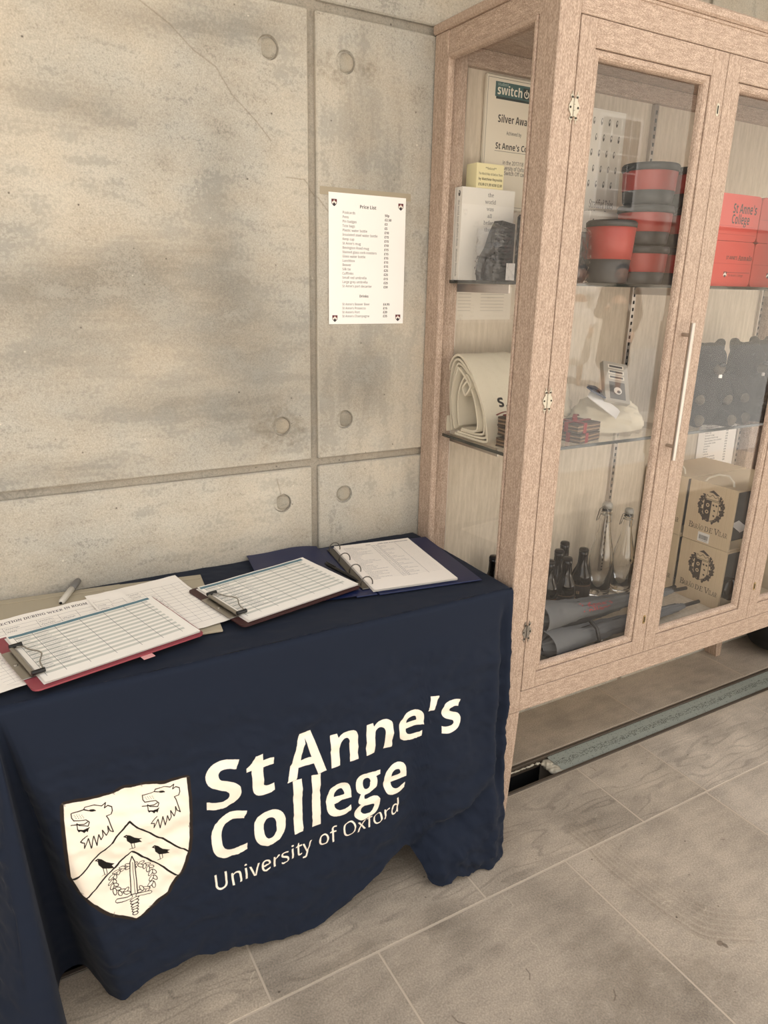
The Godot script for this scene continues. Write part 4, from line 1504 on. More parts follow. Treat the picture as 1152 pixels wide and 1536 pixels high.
func build_cabinet_things() -> void:
	var S1 := 1.4275
	var S2 := 1.0345
	var FL := 0.4503
	# framed award on the back panel
	var aw := thing("award_certificate", "cream award certificate in a thin pale frame, behind the white books", "certificate", Vector3(0.544, 1.757, 0.0235))
	put(aw, "frame", box(Vector3(0.214, 0.304, 0.010), 0.0015), flat("frame_pale", Color(0.88, 0.85, 0.78), 0.5))
	put(aw, "certificate", grid(1, 1, func(u: float, v: float) -> Vector3: return Vector3((u - 0.5) * 0.210, (0.5 - v) * 0.297, 0.0054)), printed("award", award_canvas(), 0.6))
	# white books
	var cover := printed("book_cover", book_canvas(), 0.5)
	flat("book_white", Color(0.90, 0.88, 0.84), 0.55)
	var sc := Canvas.new(64, 512, Color(0.90, 0.88, 0.84))
	sc.text("the world was all before them   Matthew Reynolds", 22, 70, 24, Color(0.4, 0.38, 0.36), false, 0.0, 420.0, "Droid Serif", PI / 2)
	sc.ell(32, 34, 12, 16, Color(0.25, 0.23, 0.22))
	sc.ell(28, 28, 5, 5, Color(0.9, 0.88, 0.84))
	var spine := printed("book_spine", sc, 0.55)
	for k in 2:
		var b := thing("paperback_book", ["white paperback standing in front, its cover title stacked in grey words", "white paperback standing behind the other, only its spine showing"][k], "book", Vector3(0.3375, S1, 0.0785 - k * 0.0285), Vector3(0, 0, 0), "white paperbacks")
		slab(b, "page_block", M.paper, Vector3(0.002, 0.002, -0.0110), Vector3(0.157, 0.213, 0.0110), 0.0005)
		slab(b, "back_cover", M.book_white, Vector3(0.0, 0.0, -0.0122), Vector3(0.160, 0.215, -0.0111), 0.0002)
		slab(b, "front_cover", M.book_white, Vector3(0.0, 0.0, 0.0111), Vector3(0.160, 0.215, 0.0122), 0.0002)
		put(b, "cover_print", grid(1, 1, func(u: float, v: float) -> Vector3: return Vector3(u * 0.1598, 0.2149 - v * 0.2148, 0.0125)), cover)
		slab(b, "spine_board", M.book_white, Vector3(-0.001, 0.0, -0.0122), Vector3(0.0008, 0.215, 0.0122), 0.0002)
		put(b, "spine_print", grid(1, 1, func(u: float, v: float) -> Vector3: return Vector3(-0.0012, 0.215 - v * 0.215, -0.0120 + u * 0.0240)), spine)
	# yellow price card folded over the books
	var yc := Canvas.new(384, 200, Color(0.93, 0.89, 0.70))
	for q in [["**Reduced**", 46, 26], ["The World Was All Before Them", 92, 26], ["by Matthew Reynolds", 134, 27], ["£16.99 £11.99 NOW £2.00", 180, 31]]:
		yc.text(q[0], 196, q[1], q[2], Color(0.25, 0.23, 0.14), q[2] > 26, 0.5, 340.0 if q[2] > 26 or q[1] == 92 else 0.0)
	var yl := thing("price_card", "pale yellow folded card with small print, sticking up behind the white books", "price card", Vector3(0.378, S1 + 0.2155, 0.0665))
	flat("card_yellow", Color(0.93, 0.89, 0.70), 0.7)
	slab(yl, "card_front", M.card_yellow, Vector3(0, 0, 0.020), Vector3(0.083, 0.056, 0.0206), 0.0002)
	slab(yl, "card_side", M.card_yellow, Vector3(0, 0, -0.022), Vector3(0.0006, 0.056, 0.020), 0.0002)
	put(yl, "card_print", grid(1, 1, func(u: float, v: float) -> Vector3: return Vector3(0.0008 + u * 0.082, 0.0558 - v * 0.0556, 0.0208)), printed("yellow_print", yc, 0.7))
	# dark packets in clear film in front of the books
	flat("cloth_black", Color(0.065, 0.062, 0.062), 0.9)
	flat("cloth_charcoal", Color(0.135, 0.13, 0.13), 0.85)
	var pk := [[Vector3(0.405, S1, 0.150), Vector3(0.088, 0.118, 0.030), 0.12, "charcoal striped packet in crinkled clear film, in front of the white books"], [Vector3(0.512, S1, 0.150), Vector3(0.07, 0.158, 0.045), -0.1, "tall black packet in clear film behind the front corner post"], [Vector3(0.530, S1, 0.27), Vector3(0.085, 0.115, 0.05), 0.15, "dark crumpled packet in glinting film at the first door's edge"]]
	for k in 3:
		var o := thing("film_packet", pk[k][3], "packet", pk[k][0], Vector3(0, pk[k][2], 0), "dark packets in clear film")
		var s: Vector3 = pk[k][1]
		if k == 0:
			put(o, "folded_cloth", prism(PackedVector2Array([Vector2(-0.05, 0), Vector2(0.044, 0), Vector2(0.044, 0.132), Vector2(0.0, 0.138), Vector2(-0.016, 0.112), Vector2(-0.03, 0.075), Vector2(-0.046, 0.055), Vector2(-0.054, 0.02)]), -0.014, 0.014), M.cloth_charcoal)
		else:
			put(o, "folded_cloth", box(s, 0.006), M.cloth_black, Vector3(0, s.y * 0.5, 0))
		if k == 0:
			for q in 7:
				put(o, "stripe", box(Vector3(s.x * 0.55, 0.004, 0.001), 0.0002), M.cloth_black, Vector3(0.0, 0.02 + q * 0.0145, s.z * 0.5 + 0.0004))
			put(o, "white_label", box(Vector3(0.03, 0.04, 0.001), 0.0002), M.paper, Vector3(0.036, 0.022, s.z * 0.5 + 0.0006))
		var nn := noise(38.0, 3, 70 + k)
		nn.fractal_type = FastNoiseLite.FRACTAL_RIDGED
		put(o, "clear_film", grid(40, 26, func(u: float, v: float) -> Vector3:
			var a := u * TAU
			var r := 0.62 + 0.06 * sin(a * 4.0)
			var p := Vector3(cos(a) * s.x * r, v * s.y * 1.12, sin(a) * s.z * r * 1.25)
			if v > 0.9:
				p *= Vector3(1.0 - (v - 0.9) * 6.0, 1.0, 1.0 - (v - 0.9) * 9.0)
			return p + Vector3(p.x, 0.0, p.z).normalized() * nn.get_noise_3d(p.x, p.y, p.z) * 0.009), M.film)
	# patterned boxes
	var pc := Canvas.new(384, 640, Color(0.885, 0.865, 0.82))
	var dk := Color(0.20, 0.185, 0.17)
	for k in 20:
		var x := 40 + (k % 4) * 84 + (k / 4 % 2) * 36
		var y := 40 + (k / 4) * 56
		pc.ell(x, y, 10, 13, dk, 0.3, 0.8)
		pc.ell(x + 2, y - 3, 5, 6, Color(0.9, 0.88, 0.84))
	for k in 6:
		pc.ell(110 + (k * 83) % 220, 430 + k * 24, 8, 16, dk, 0.2)
	pc.text("Stratified Tales", 70, 352, 42, Color(0.36, 0.34, 0.32), false, 0.0, 270.0, "Droid Serif")
	pc.text("McDonnell", 70, 392, 42, Color(0.36, 0.34, 0.32), false, 0.0, 200.0, "Droid Serif")
	for k in 7:
		pc.stroke(pv([80, 535 + k * 14, 330, 535 + k * 14]), 2, dk, false, 0.5)
	var pmat := printed("pattern_box", pc, 0.6)
	for k in 2:
		var o := thing("printed_carton", ["tall white printed carton scattered with small dark motifs, against the cabinet back", "white patterned carton lying low, mostly hidden by dark packets"][k], "carton", [Vector3(0.768, S1, 0.085), Vector3(0.725, S1, 0.160)][k], Vector3(0, [0.0, 0.06][k], 0), "white printed cartons")
		var s: Vector3 = [Vector3(0.125, 0.425, 0.06), Vector3(0.125, 0.175, 0.05)][k]
		put(o, "carton_body", box(s, 0.001), M.paper, Vector3(0, s.y * 0.5, 0))
		put(o, "front_print", grid(1, 1, func(u: float, v: float) -> Vector3: return Vector3((u - 0.5) * s.x * 0.99, s.y * (0.995 - v * 0.99), s.z * 0.5 + 0.0004), func(u: float, v: float, _p: Vector3) -> Vector2: return Vector2(u, v * (1.0 if k == 0 else 0.42))), pmat)
	lunch_pots(S1)
	mug_boxes(S1)
	tote_bags(S2)
	small_goods(S2)
	plush(S2)
	bottles(FL)
	wine_boxes(FL)
	umbrellas(FL)
	# second copy of the price list, standing against the back
	var p2 := thing("price_list", "white price list sheet leaning inside the cabinet behind the wine boxes", "notice", Vector3(1.560, 0.884, 0.021), Vector3(-0.01, 0, 0.02))
	put(p2, "page", grid(2, 2, func(u: float, v: float) -> Vector3: return Vector3((u - 0.5) * 0.21, (0.5 - v) * 0.297, 0.0)), M.price_list)
	var rc := Canvas.new(256, 180, Color(0.86, 0.83, 0.77))
	for k in 6:
		rc.stroke(pv([40, 40 + k * 18, 90, 40 + k * 18]), 2, Color(0.6, 0.57, 0.52))
		rc.stroke(pv([130, 40 + k * 18, 225, 40 + k * 18]), 2, Color(0.6, 0.57, 0.52))
	var rp := thing("faint_notice", "faint printed card fixed to the back panel just below the top shelf", "card", Vector3(0.463, 1.370, 0.0185))
	put(rp, "card_sheet", grid(1, 1, func(u: float, v: float) -> Vector3: return Vector3((u - 0.5) * 0.21, (0.5 - v) * 0.085, 0.0)), printed("faint_card", rc, 0.7))

func lunch_pots(y: float) -> void:
	flat("pot_red", Color(0.60, 0.175, 0.14), 0.45)
	flat("pot_dark", Color(0.155, 0.155, 0.155), 0.5)
	var pots := [[0.775, 0, 0.268, "topmost red lunch pot of the middle stack, dark ring lid in full view"], [0.775, 1, 0.268, "red lunch pot in the middle of the middle stack"], [0.775, 2, 0.268, "lowest red lunch pot of the middle stack, on the glass shelf"], [0.917, 0, 0.285, "topmost red lunch pot beside the door edge, cut off by the door frame"], [0.917, 1, 0.285, "middle red lunch pot of the stack at the door edge"], [0.917, 2, 0.285, "lowest red lunch pot of the stack at the door edge"]]
	var lid := lathe([[0.0, 0.0], [0.066, 0.0], [0.0695, 0.003], [0.0695, 0.013], [0.066, 0.017], [0.05, 0.0185], [0.047, 0.016], [0.0, 0.016]], 32)
	var red := lathe([[0.0, 0.0], [0.062, 0.0], [0.0635, 0.002], [0.0655, 0.042], [0.0655, 0.044], [0.0, 0.044]], 32)
	var base := lathe([[0.0, 0.0], [0.056, 0.0], [0.059, 0.003], [0.0625, 0.029], [0.0, 0.029]], 32)
	for q in pots:
		var o := thing("lunch_pot", q[3], "lunch pot", Vector3(q[0], y + (2 - q[1]) * 0.0945, q[2]), Vector3(0, q[1] * 0.7, 0), "stacked red lunch pots")
		put(o, "base", base, M.pot_dark)
		put(o, "body", red, M.pot_red, Vector3(0, 0.029, 0))
		put(o, "lid", lid, M.pot_dark, Vector3(0, 0.073, 0))
		if q[1] > 0 or q[0] > 0.9:
			continue
		put(o, "carry_loop", tube([Vector3(-0.069, 0.082, 0.012), Vector3(-0.078, 0.078, 0.012), Vector3(-0.079, 0.070, 0.0), Vector3(-0.078, 0.078, -0.012), Vector3(-0.069, 0.082, -0.012)], 0.0035, 8), M.pot_dark)
	var t := thing("travel_cup", "red and charcoal travel cup in a clear box, nearest the dark film packets", "cup", Vector3(0.641, y, 0.288))
	put(t, "cup_base", lathe([[0.0, 0.0], [0.048, 0.0], [0.05, 0.003], [0.053, 0.055], [0.0, 0.055]], 28), M.pot_dark)
	put(t, "cup_body", lathe([[0.0, 0.055], [0.0545, 0.055], [0.0585, 0.128], [0.0, 0.128]], 28), M.pot_red)
	put(t, "cup_lid", lathe([[0.0, 0.128], [0.06, 0.128], [0.0605, 0.138], [0.055, 0.143], [0.0, 0.143]], 28), M.pot_dark)

func mug_boxes(y: float) -> void:
	var m0 := printed("mug_print", mug_canvas(0), 0.55)
	var m1 := printed("mug_print_low", mug_canvas(1), 0.55)
	flat("box_red", Color(0.73, 0.26, 0.225), 0.55)
	var q := [[Vector3(1.085, y + 0.1165, 0.25), m0, "upper red gift box lettered with the college name"], [Vector3(1.085, y, 0.25), m1, "lower red gift box with a dark script line, on the top shelf"], [Vector3(1.275, y + 0.1165, 0.25), m1, "upper red gift box next to the door's far frame"], [Vector3(1.275, y, 0.25), m1, "lower red gift box next to the door's far frame"]]
	var out := rounded(0.186, 0.1155, 0.012, 3)
	for b in q:
		var o := thing("gift_box", b[2], "gift box", b[0] + Vector3(0, 0.05775, 0), Vector3.ZERO, "stacked red gift boxes")
		put(o, "carton_body", prism(out, -0.055, 0.055), M.box_red)
		var st := new_st()
		for k in out.size():
			var a := Vector2.ZERO
			for v: Vector2 in [a, out[k], out[(k + 1) % out.size()]]:
				pass
			var tri3 := [Vector2.ZERO, out[(k + 1) % out.size()], out[k]]
			for v: Vector2 in tri3:
				st.set_uv(Vector2(v.x / 0.186 + 0.5, 0.5 - v.y / 0.1155))
				st.add_vertex(Vector3(v.x, v.y, 0.0553))
		st.generate_normals()
		put(o, "front_print", st.commit(), b[1])

func tote_bags(y: float) -> void:
	var cc := Canvas.new(1024, 512, Color(0.84, 0.80, 0.715))
	for k in 1400:
		var p := Vector2(rng.randf() * 1024, rng.randf() * 512)
		cc.stroke(PackedVector2Array([p, p + Vector2(rng.randf_range(4, 14), 0)]), 1.0, Color(0.78, 0.72, 0.61), false, 0.5)
	# the college name shows upside down on the outermost bag
	cc.text("St Anne's", 1250, 312, 36, Color(0.13, 0.12, 0.11), true, 0.0, 1000.0, "Droid Sans", PI)
	var pm := printed("tote_print", cc, 0.9)
	flat("canvas", Color(0.84, 0.80, 0.715), 0.9)
	# each bag is a sheet folded over the ones inside it
	var lab := ["outermost cream tote bag of the folded bundle, upside-down dark letters showing", "second cream tote bag in the folded bundle, under the lettered one", "third cream tote bag in the folded bundle, counted from outside", "fourth cream tote bag in the folded bundle, counted from outside", "innermost cream tote bag, loosely rolled inside the bundle"]
	for k in 5:
		var d := 0.0115 * k
		var o := thing("tote_bag", lab[k], "tote bag", Vector3(0.342 + 0.004 * (k % 3), y, 0), Vector3.ZERO, "folded cream tote bags")
		var c := Curve3D.new()
		var pts := [Vector3(0, 0.006 + d * 0.4, 0.062 + d), Vector3(0, 0.10, 0.046 + d), Vector3(0, 0.185 - d * 0.5, 0.060 + d), Vector3(0, 0.213 - d, 0.105), Vector3(0, 0.175 - d, 0.165 - d * 0.4), Vector3(0, 0.09, 0.222 - d), Vector3(0, 0.022 + d * 0.5, 0.240 - d), Vector3(0, 0.004 + d * 0.6, 0.222 - d), Vector3(0, 0.0035 + d * 0.55, 0.10 + d)]
		if k == 4:
			pts = [Vector3(0, 0.03, 0.115), Vector3(0, 0.12, 0.10), Vector3(0, 0.165, 0.13), Vector3(0, 0.14, 0.16), Vector3(0, 0.11, 0.14), Vector3(0, 0.13, 0.12), Vector3(0, 0.15, 0.135)]
		for j in pts.size():
			var tin: Vector3 = (pts[mini(j + 1, pts.size() - 1)] - pts[maxi(j - 1, 0)]) * 0.2
			c.add_point(pts[j], -tin, tin)
		var L := c.get_baked_length()
		var nn := noise(12.0, 2, 80 + k)
		var len := 0.20 - 0.008 * k
		var sheet2 := func(off: float) -> ArrayMesh:
			return grid(26, 70, func(u: float, v: float) -> Vector3:
				var p := c.sample_baked(L * v, true)
				var q := c.sample_baked(minf(L * v + 0.003, L), true) - c.sample_baked(maxf(L * v - 0.003, 0.0), true)
				var n := Vector3(0, -q.z, q.y).normalized() * -1.0
				p += n * (nn.get_noise_2d(u * 0.33, v * L) * 0.006 * u + off)
				p.y = maxf(p.y, 0.001 + k * 0.003)
				return Vector3(u * len + 0.004 * sin(v * 9.0 + k), p.y, p.z))
		put(o, "outer_panel", sheet2.call(0.0), pm if k == 0 else M.canvas)
		put(o, "inner_panel", sheet2.call(-0.0055), M.canvas)
		put(o, "hemmed_edge", grid(1, 70, func(u: float, v: float) -> Vector3:
			var p := c.sample_baked(L * v, true)
			var q := c.sample_baked(minf(L * v + 0.003, L), true) - c.sample_baked(maxf(L * v - 0.003, 0.0), true)
			p += Vector3(0, q.z, -q.y).normalized() * (-0.0055 * u)
			p.y = maxf(p.y, 0.001 + k * 0.003)
			return Vector3(0.004 * sin(v * 9.0 + k), p.y, p.z)), M.canvas)
	# a bag standing loosely behind
	var st := thing("tote_bag", "loosely crumpled cream tote bag leaning behind the folded bundle", "tote bag", Vector3(0.640, y, 0.10), Vector3.ZERO, "folded cream tote bags")
	var cn := noise(10.0, 3, 91)
	put(st, "bag", grid(30, 26, func(u: float, v: float) -> Vector3:
		var a := u * TAU
		var r := 1.0 - 0.35 * v
		return Vector3(cos(a) * 0.085 * r, v * 0.235, sin(a) * 0.055 * r) + Vector3(cos(a), 0, sin(a)) * cn.get_noise_3d(cos(a) * 0.1, v * 0.3, sin(a) * 0.1) * 0.03), M.canvas)
	put(st, "strap", tube([Vector3(-0.05, 0.22, 0.03), Vector3(-0.07, 0.25, 0.045), Vector3(-0.06, 0.15, 0.07), Vector3(-0.055, 0.06, 0.075)], 0.006, 8), M.canvas)
	var st2 := thing("tote_bag", "cream tote bag lying in a soft heap behind the boxed gift set", "tote bag", Vector3(0.80, y, 0.185), Vector3.ZERO, "folded cream tote bags")
	put(st2, "bag", grid(34, 20, func(u: float, v: float) -> Vector3:
		var a := u * TAU
		var r := cos(v * PI * 0.5) * 0.9 + 0.1
		return Vector3(cos(a) * 0.115 * r, 0.002 + sin(v * PI * 0.5) * 0.085, sin(a) * 0.080 * r) + Vector3(cos(a), 0.3, sin(a)) * absf(cn.get_noise_3d(cos(a) * 0.2 + 3.0, v * 0.2, sin(a) * 0.2)) * 0.03), M.canvas)

func small_goods(y: float) -> void:
	# cork coasters tied in sets with red ribbon
	flat("cork", Color(0.52, 0.42, 0.33), 0.85)
	flat("cork_dark", Color(0.30, 0.24, 0.19), 0.85)
	flat("ribbon_red", Color(0.48, 0.085, 0.095), 0.45)
	var sets := [[Vector3(0.412, 0, 0.286), 0.10, "lowest ribbon-tied coaster set in front of the lettered tote bag"], [Vector3(0.418, 1, 0.282), -0.08, "middle ribbon-tied coaster set in front of the lettered tote bag"], [Vector3(0.414, 2, 0.284), 0.22, "topmost ribbon-tied coaster set, its red bow spread on top, beside the tote letters"], [Vector3(0.612, 0, 0.272), 0.25, "lower ribbon-tied coaster set showing through the first door glass"], [Vector3(0.608, 1, 0.272), 0.15, "upper ribbon-tied coaster set showing through the first door glass"]]
	for s in sets:
		var o := thing("coaster_set", s[2], "coasters", Vector3(s[0].x, y + s[0].y * 0.0262, s[0].z), Vector3(0, s[1], 0), "cork coaster sets tied with red ribbon")
		for k in 5:
			put(o, "coaster", box(Vector3(0.094, 0.0042, 0.082), 0.001), M.cork if k % 2 else M.cork_dark, Vector3((k % 3) * 0.0008, 0.0023 + k * 0.0047, (k % 2) * 0.0007))
		put(o, "ribbon_band", box(Vector3(0.013, 0.0255, 0.0852), 0.0004), M.ribbon_red, Vector3(-0.018, 0.0129, 0))
		put(o, "ribbon_band", box(Vector3(0.0975, 0.0255, 0.011), 0.0004), M.ribbon_red, Vector3(0, 0.0129, 0.004))
		if s[0].y == 2 or s[0].x > 0.6 and s[0].y == 1:
			for q in [[0.5, 0.055], [2.6, 0.06], [3.9, 0.035]]:
				put(o, "ribbon_tail", grid(10, 2, func(u: float, v: float) -> Vector3: return Vector3(u * q[1], 0.0268 + 0.012 * sin(u * PI * 0.9), (v - 0.5) * 0.012)), M.ribbon_red, Vector3(-0.018, 0, 0.004), Vector3(0, q[0], 0))
	# folded patterned tie and a boxed set leaning on the heap
	var tc := Canvas.new(256, 128, Color(0.19, 0.235, 0.32))
	for k in 60:
		tc.ell(rng.randf() * 256, rng.randf() * 128, rng.randf_range(3, 14), rng.randf_range(2, 9), [Color(0.33, 0.38, 0.45), Color(0.12, 0.14, 0.19), Color(0.55, 0.58, 0.62)][k % 3], rng.randf() * 3, 0.5)
	var tie := thing("silk_tie", "folded blue patterned silk tie lying beside the boxed gift set", "tie", Vector3(0.700, y + 0.122, 0.240), Vector3(0.5, 0.2, -0.28))
	var tm := printed("tie_silk", tc, 0.35)
	put(tie, "folded_tie", grid(16, 6, func(u: float, v: float) -> Vector3: return Vector3((u - 0.5) * 0.085, 0.006 * sin(u * 7.0) * v, (v - 0.5) * (0.022 + 0.035 * u))), tm)
	put(tie, "tie_end", prism(PackedVector2Array([Vector2(-0.045, -0.012), Vector2(0.02, -0.030), Vector2(0.045, 0.0), Vector2(0.02, 0.026), Vector2(-0.045, 0.006)]), -0.002, 0.002), tm, Vector3(0, -0.004, 0), Vector3(-PI / 2, 0, 0))
	var gc := Canvas.new(200, 320, Color(0.66, 0.63, 0.58))
	for k in 3:
		gc.rect(36, 20 + k * 44, 130, 30, Color(0.86, 0.83, 0.77))
		gc.rect(46, 26 + k * 44, 110, 16, Color(0.30, 0.285, 0.27))
	gc.rect(36, 160, 130, 140, Color(0.36, 0.34, 0.32))
	gc.ell(105, 230, 34, 30, Color(0.86, 0.84, 0.80))
	gc.ell(112, 238, 15, 12, Color(0.36, 0.34, 0.32))
	var gb := thing("boxed_set", "small grey boxed gift set with dark slots, tilted back on the tote heap", "gift box", Vector3(0.772, y + 0.134, 0.236), Vector3(-0.55, -0.15, -0.20))
	put(gb, "carton_body", box(Vector3(0.078, 0.118, 0.016), 0.001), flat("carton_grey", Color(0.66, 0.63, 0.58), 0.5))
	put(gb, "front_print", grid(1, 1, func(u: float, v: float) -> Vector3: return Vector3((u - 0.5) * 0.076, (0.5 - v) * 0.116, 0.0084)), printed("set_print", gc, 0.5))
	for k in 3:
		tag(put(self, "greetings_card", box(Vector3(0.05, 0.09, 0.0012), 0.0003), M.paper, Vector3(0.712 + k * 0.008, y + 0.088 - k * 0.004, 0.258 - k * 0.004), Vector3(-0.9, 0.2, 0.45)), ["slim white card nearest the blue tie", "slim white card between two others under the boxed set", "slim white card closest under the boxed set"][k], "card", "slim white cards under the boxed set")

func plush(y: float) -> void:
	flat("plush_dark", Color(0.105, 0.090, 0.078), 1.0)
	flat("plush_belly", Color(0.30, 0.265, 0.215), 1.0)
	flat("plush_black", Color(0.035, 0.032, 0.03), 0.5)
	var labels := ["dark plush beaver sitting nearest the handle side, pale paws forward", "dark plush beaver sitting second along from the handle side", "dark plush beaver furthest along the shelf, past the second door"]
	var at := [Vector3(1.13, y, 0.24), Vector3(1.29, y, 0.25), Vector3(1.445, y, 0.20)]
	var fur := noise(150.0, 2, 66)
	var m := body([[Vector3(0, 0.055, 0), Vector3(0, 0.13, 0), 0.062, 0.050], [Vector3(0, 0.185, 0.012), Vector3(0, 0.19, 0.018), 0.050, 0.048], [Vector3(-0.038, 0.225, 0.0), Vector3(-0.042, 0.235, 0.0), 0.016, 0.014], [Vector3(0.038, 0.225, 0.0), Vector3(0.042, 0.235, 0.0), 0.016, 0.014], [Vector3(0, 0.175, 0.05), Vector3(0, 0.172, 0.062), 0.026, 0.022], [Vector3(-0.05, 0.13, 0.02), Vector3(-0.045, 0.085, 0.062), 0.022, 0.018], [Vector3(0.05, 0.13, 0.02), Vector3(0.045, 0.085, 0.062), 0.022, 0.018], [Vector3(-0.04, 0.026, 0.02), Vector3(-0.05, 0.022, 0.080), 0.028, 0.021], [Vector3(0.04, 0.026, 0.02), Vector3(0.05, 0.022, 0.080), 0.028, 0.021]], 0.006, 0.018)
	for k in 3:
		var o := thing("plush_beaver", labels[k], "soft toy", at[k], Vector3(0, -0.35 + 0.2 * k, 0), "plush beavers on the middle shelf")
		put(o, "body", m, M.plush_dark)
		put(o, "tail", prism(rounded(0.07, 0.10, 0.034), -0.007, 0.007), M.plush_black, Vector3(0.0, 0.012, -0.075), Vector3(PI / 2, 0, 0))
		put(o, "muzzle", body([[Vector3(0, 0.170, 0.070), Vector3(0, 0.168, 0.074), 0.018, 0.017]], 0.005, 0.01), M.plush_belly)
		put(o, "nose", body([[Vector3(-0.005, 0.181, 0.087), Vector3(0.005, 0.181, 0.087), 0.006, 0.006]], 0.003, 0.004), M.plush_black)
		put(o, "front_teeth", box(Vector3(0.010, 0.010, 0.004), 0.001), M.paper, Vector3(0, 0.149, 0.084))
		for s in [-1.0, 1.0]:
			put(o, "eye", body([[Vector3(s * 0.022, 0.203, 0.054), Vector3(s * 0.022, 0.203, 0.055), 0.005, 0.005]], 0.0025, 0.002), M.plush_black)
			put(o, "paw_pad", body([[Vector3(s * 0.045, 0.083, 0.068), Vector3(s * 0.043, 0.078, 0.072), 0.015, 0.013]], 0.004, 0.004), M.plush_belly)
			put(o, "foot_pad", body([[Vector3(s * 0.051, 0.024, 0.090), Vector3(s * 0.051, 0.020, 0.090), 0.016, 0.014]], 0.004, 0.004), M.plush_belly)

func bottles(y: float) -> void:
	var g := lathe([[0.0, 0.0], [0.028, 0.0], [0.0305, 0.004], [0.0305, 0.105], [0.030, 0.115], [0.0265, 0.128], [0.019, 0.143], [0.0150, 0.156], [0.0140, 0.185], [0.0145, 0.187], [0.0145, 0.193], [0.0132, 0.194], [0.0132, 0.201], [0.0, 0.201]], 28)
	var cap := lathe([[0.0128, 0.0], [0.0150, 0.0], [0.0146, 0.003], [0.0130, 0.0075], [0.0, 0.0082]], 21, 0.0)
	var lc := Canvas.new(512, 256, Color(0.14, 0.095, 0.075))
	lc.rect(0, 8, 512, 10, Color(0.4, 0.3, 0.2))
	lc.text("ST ANNE'S", 256, 100, 56, Color(0.60, 0.50, 0.38), true, 0.5)
	lc.text("BEAVER BEER", 256, 170, 52, Color(0.60, 0.50, 0.38), true, 0.5)
	lc.rect(0, 236, 512, 10, Color(0.4, 0.3, 0.2))
	var lm := printed("beer_label", lc, 0.6)
	lm.texture_repeat = true
	flat("cap_metal", Color(0.13, 0.11, 0.10), 0.35, 0.7)
	var label := lathe([[0.0308, 0.03], [0.0308, 0.095]], 28)
	var spots := [[Vector3(0.812, 0, 0.155), "beer bottle nearest the clear swing-top bottles, label in full view"], [Vector3(0.800, 0, 0.085), "beer bottle at the back, its cap highest of the group"], [Vector3(0.735, 0, 0.130), "beer bottle between the rear one and the shaded front one"], [Vector3(0.712, 0, 0.190), "beer bottle in front of the group, half behind the grey umbrellas"], [Vector3(0.672, 0, 0.110), "beer bottle cut off by the first door's hinge-side frame"], [Vector3(0.648, 0, 0.185), "beer bottle low beside the hinge-side door frame"], [Vector3(0.522, 0, 0.082), "lone beer bottle showing past the table edge through the side pane"]]
	for s in spots:
		var o := thing("beer_bottle", s[1], "beer bottle", Vector3(s[0].x, y, s[0].z), Vector3(0, -1.2, 0), "brown beer bottles")
		put(o, "glass_body", g, M.brown_glass)
		put(o, "crown_cap", cap, M.cap_metal, Vector3(0, 0.1965, 0))
		put(o, "label", label, lm, Vector3.ZERO)
	# clear swing-top bottles
	var clear := lathe([[0.0, 0.002], [0.030, 0.0], [0.036, 0.004], [0.0375, 0.012], [0.0375, 0.135], [0.034, 0.165], [0.024, 0.205], [0.0165, 0.245], [0.0145, 0.275], [0.0145, 0.285], [0.0175, 0.288], [0.0175, 0.298], [0.014, 0.302], [0.0115, 0.302], [0.0115, 0.275], [0.0215, 0.205], [0.0310, 0.165], [0.0345, 0.135], [0.0345, 0.018], [0.0, 0.024]], 32)
	flat("stopper", Color(0.62, 0.61, 0.58), 0.3)
	var ec := Canvas.new(256, 256, Color(0.2, 0.17, 0.15))
	var sw := [[Vector3(0.945, 0, 0.106), 1.0, "taller clear swing-top bottle, wire bail hanging open, behind the umbrellas"], [Vector3(1.042, 0, 0.112), 0.9, "shorter clear swing-top decanter with a dark printed crest"]]
	for k in 2:
		var o := thing("swing_top_bottle", sw[k][2], "glass bottle", Vector3(sw[k][0].x, y, sw[k][0].z), Vector3(0, 0.3, 0), "clear swing-top bottles")
		o.scale = Vector3.ONE * sw[k][1]
		put(o, "glass_body", clear, M.bottle_glass)
		put(o, "stopper", lathe([[0.0, 0.298], [0.012, 0.299], [0.0165, 0.305], [0.0165, 0.314], [0.012, 0.321], [0.0, 0.322]], 20), M.stopper)
		put(o, "wire_bail", tube([Vector3(0, 0.283, 0.0185), Vector3(-0.006, 0.262, 0.021), Vector3(-0.026, 0.262, 0.019), Vector3(-0.021, 0.300, 0.014), Vector3(-0.019, 0.314, 0.0), Vector3(-0.021, 0.300, -0.014), Vector3(-0.026, 0.262, -0.019), Vector3(-0.006, 0.262, -0.021), Vector3(0, 0.283, -0.0185)], 0.0014, 6), M.nickel)
		put(o, "wire_collar", lathe([[0.0148, 0.280], [0.0168, 0.2815], [0.0148, 0.283]], 20), M.nickel)
		if k == 1:
			# dark crest fired onto the glass: shield and flourish
			for q in [[0.0, 0.085, 0.030, 0.036], [-0.5, 0.115, 0.012, 0.014], [0.55, 0.115, 0.012, 0.014], [0.0, 0.135, 0.018, 0.010]]:
				var a0: float = -1.05 + q[0]
				put(o, "printed_crest", grid(10, 10, func(u: float, v: float) -> Vector3:
					var wv: float = sqrt(maxf(0.0, 1.0 - pow(v * 2.0 - 1.0, 2.0))) if q[2] < 0.025 else (1.0 if v < 0.5 else sqrt(maxf(0.0, 1.0 - pow((v - 0.5) * 2.0, 2.0))))
					var a: float = -a0 + (u - 0.5) * wv * q[2] / 0.0378
					return Vector3(cos(a) * 0.0379, q[1] + (0.5 - v) * q[3], sin(a) * 0.0379)), M.cloth_black)

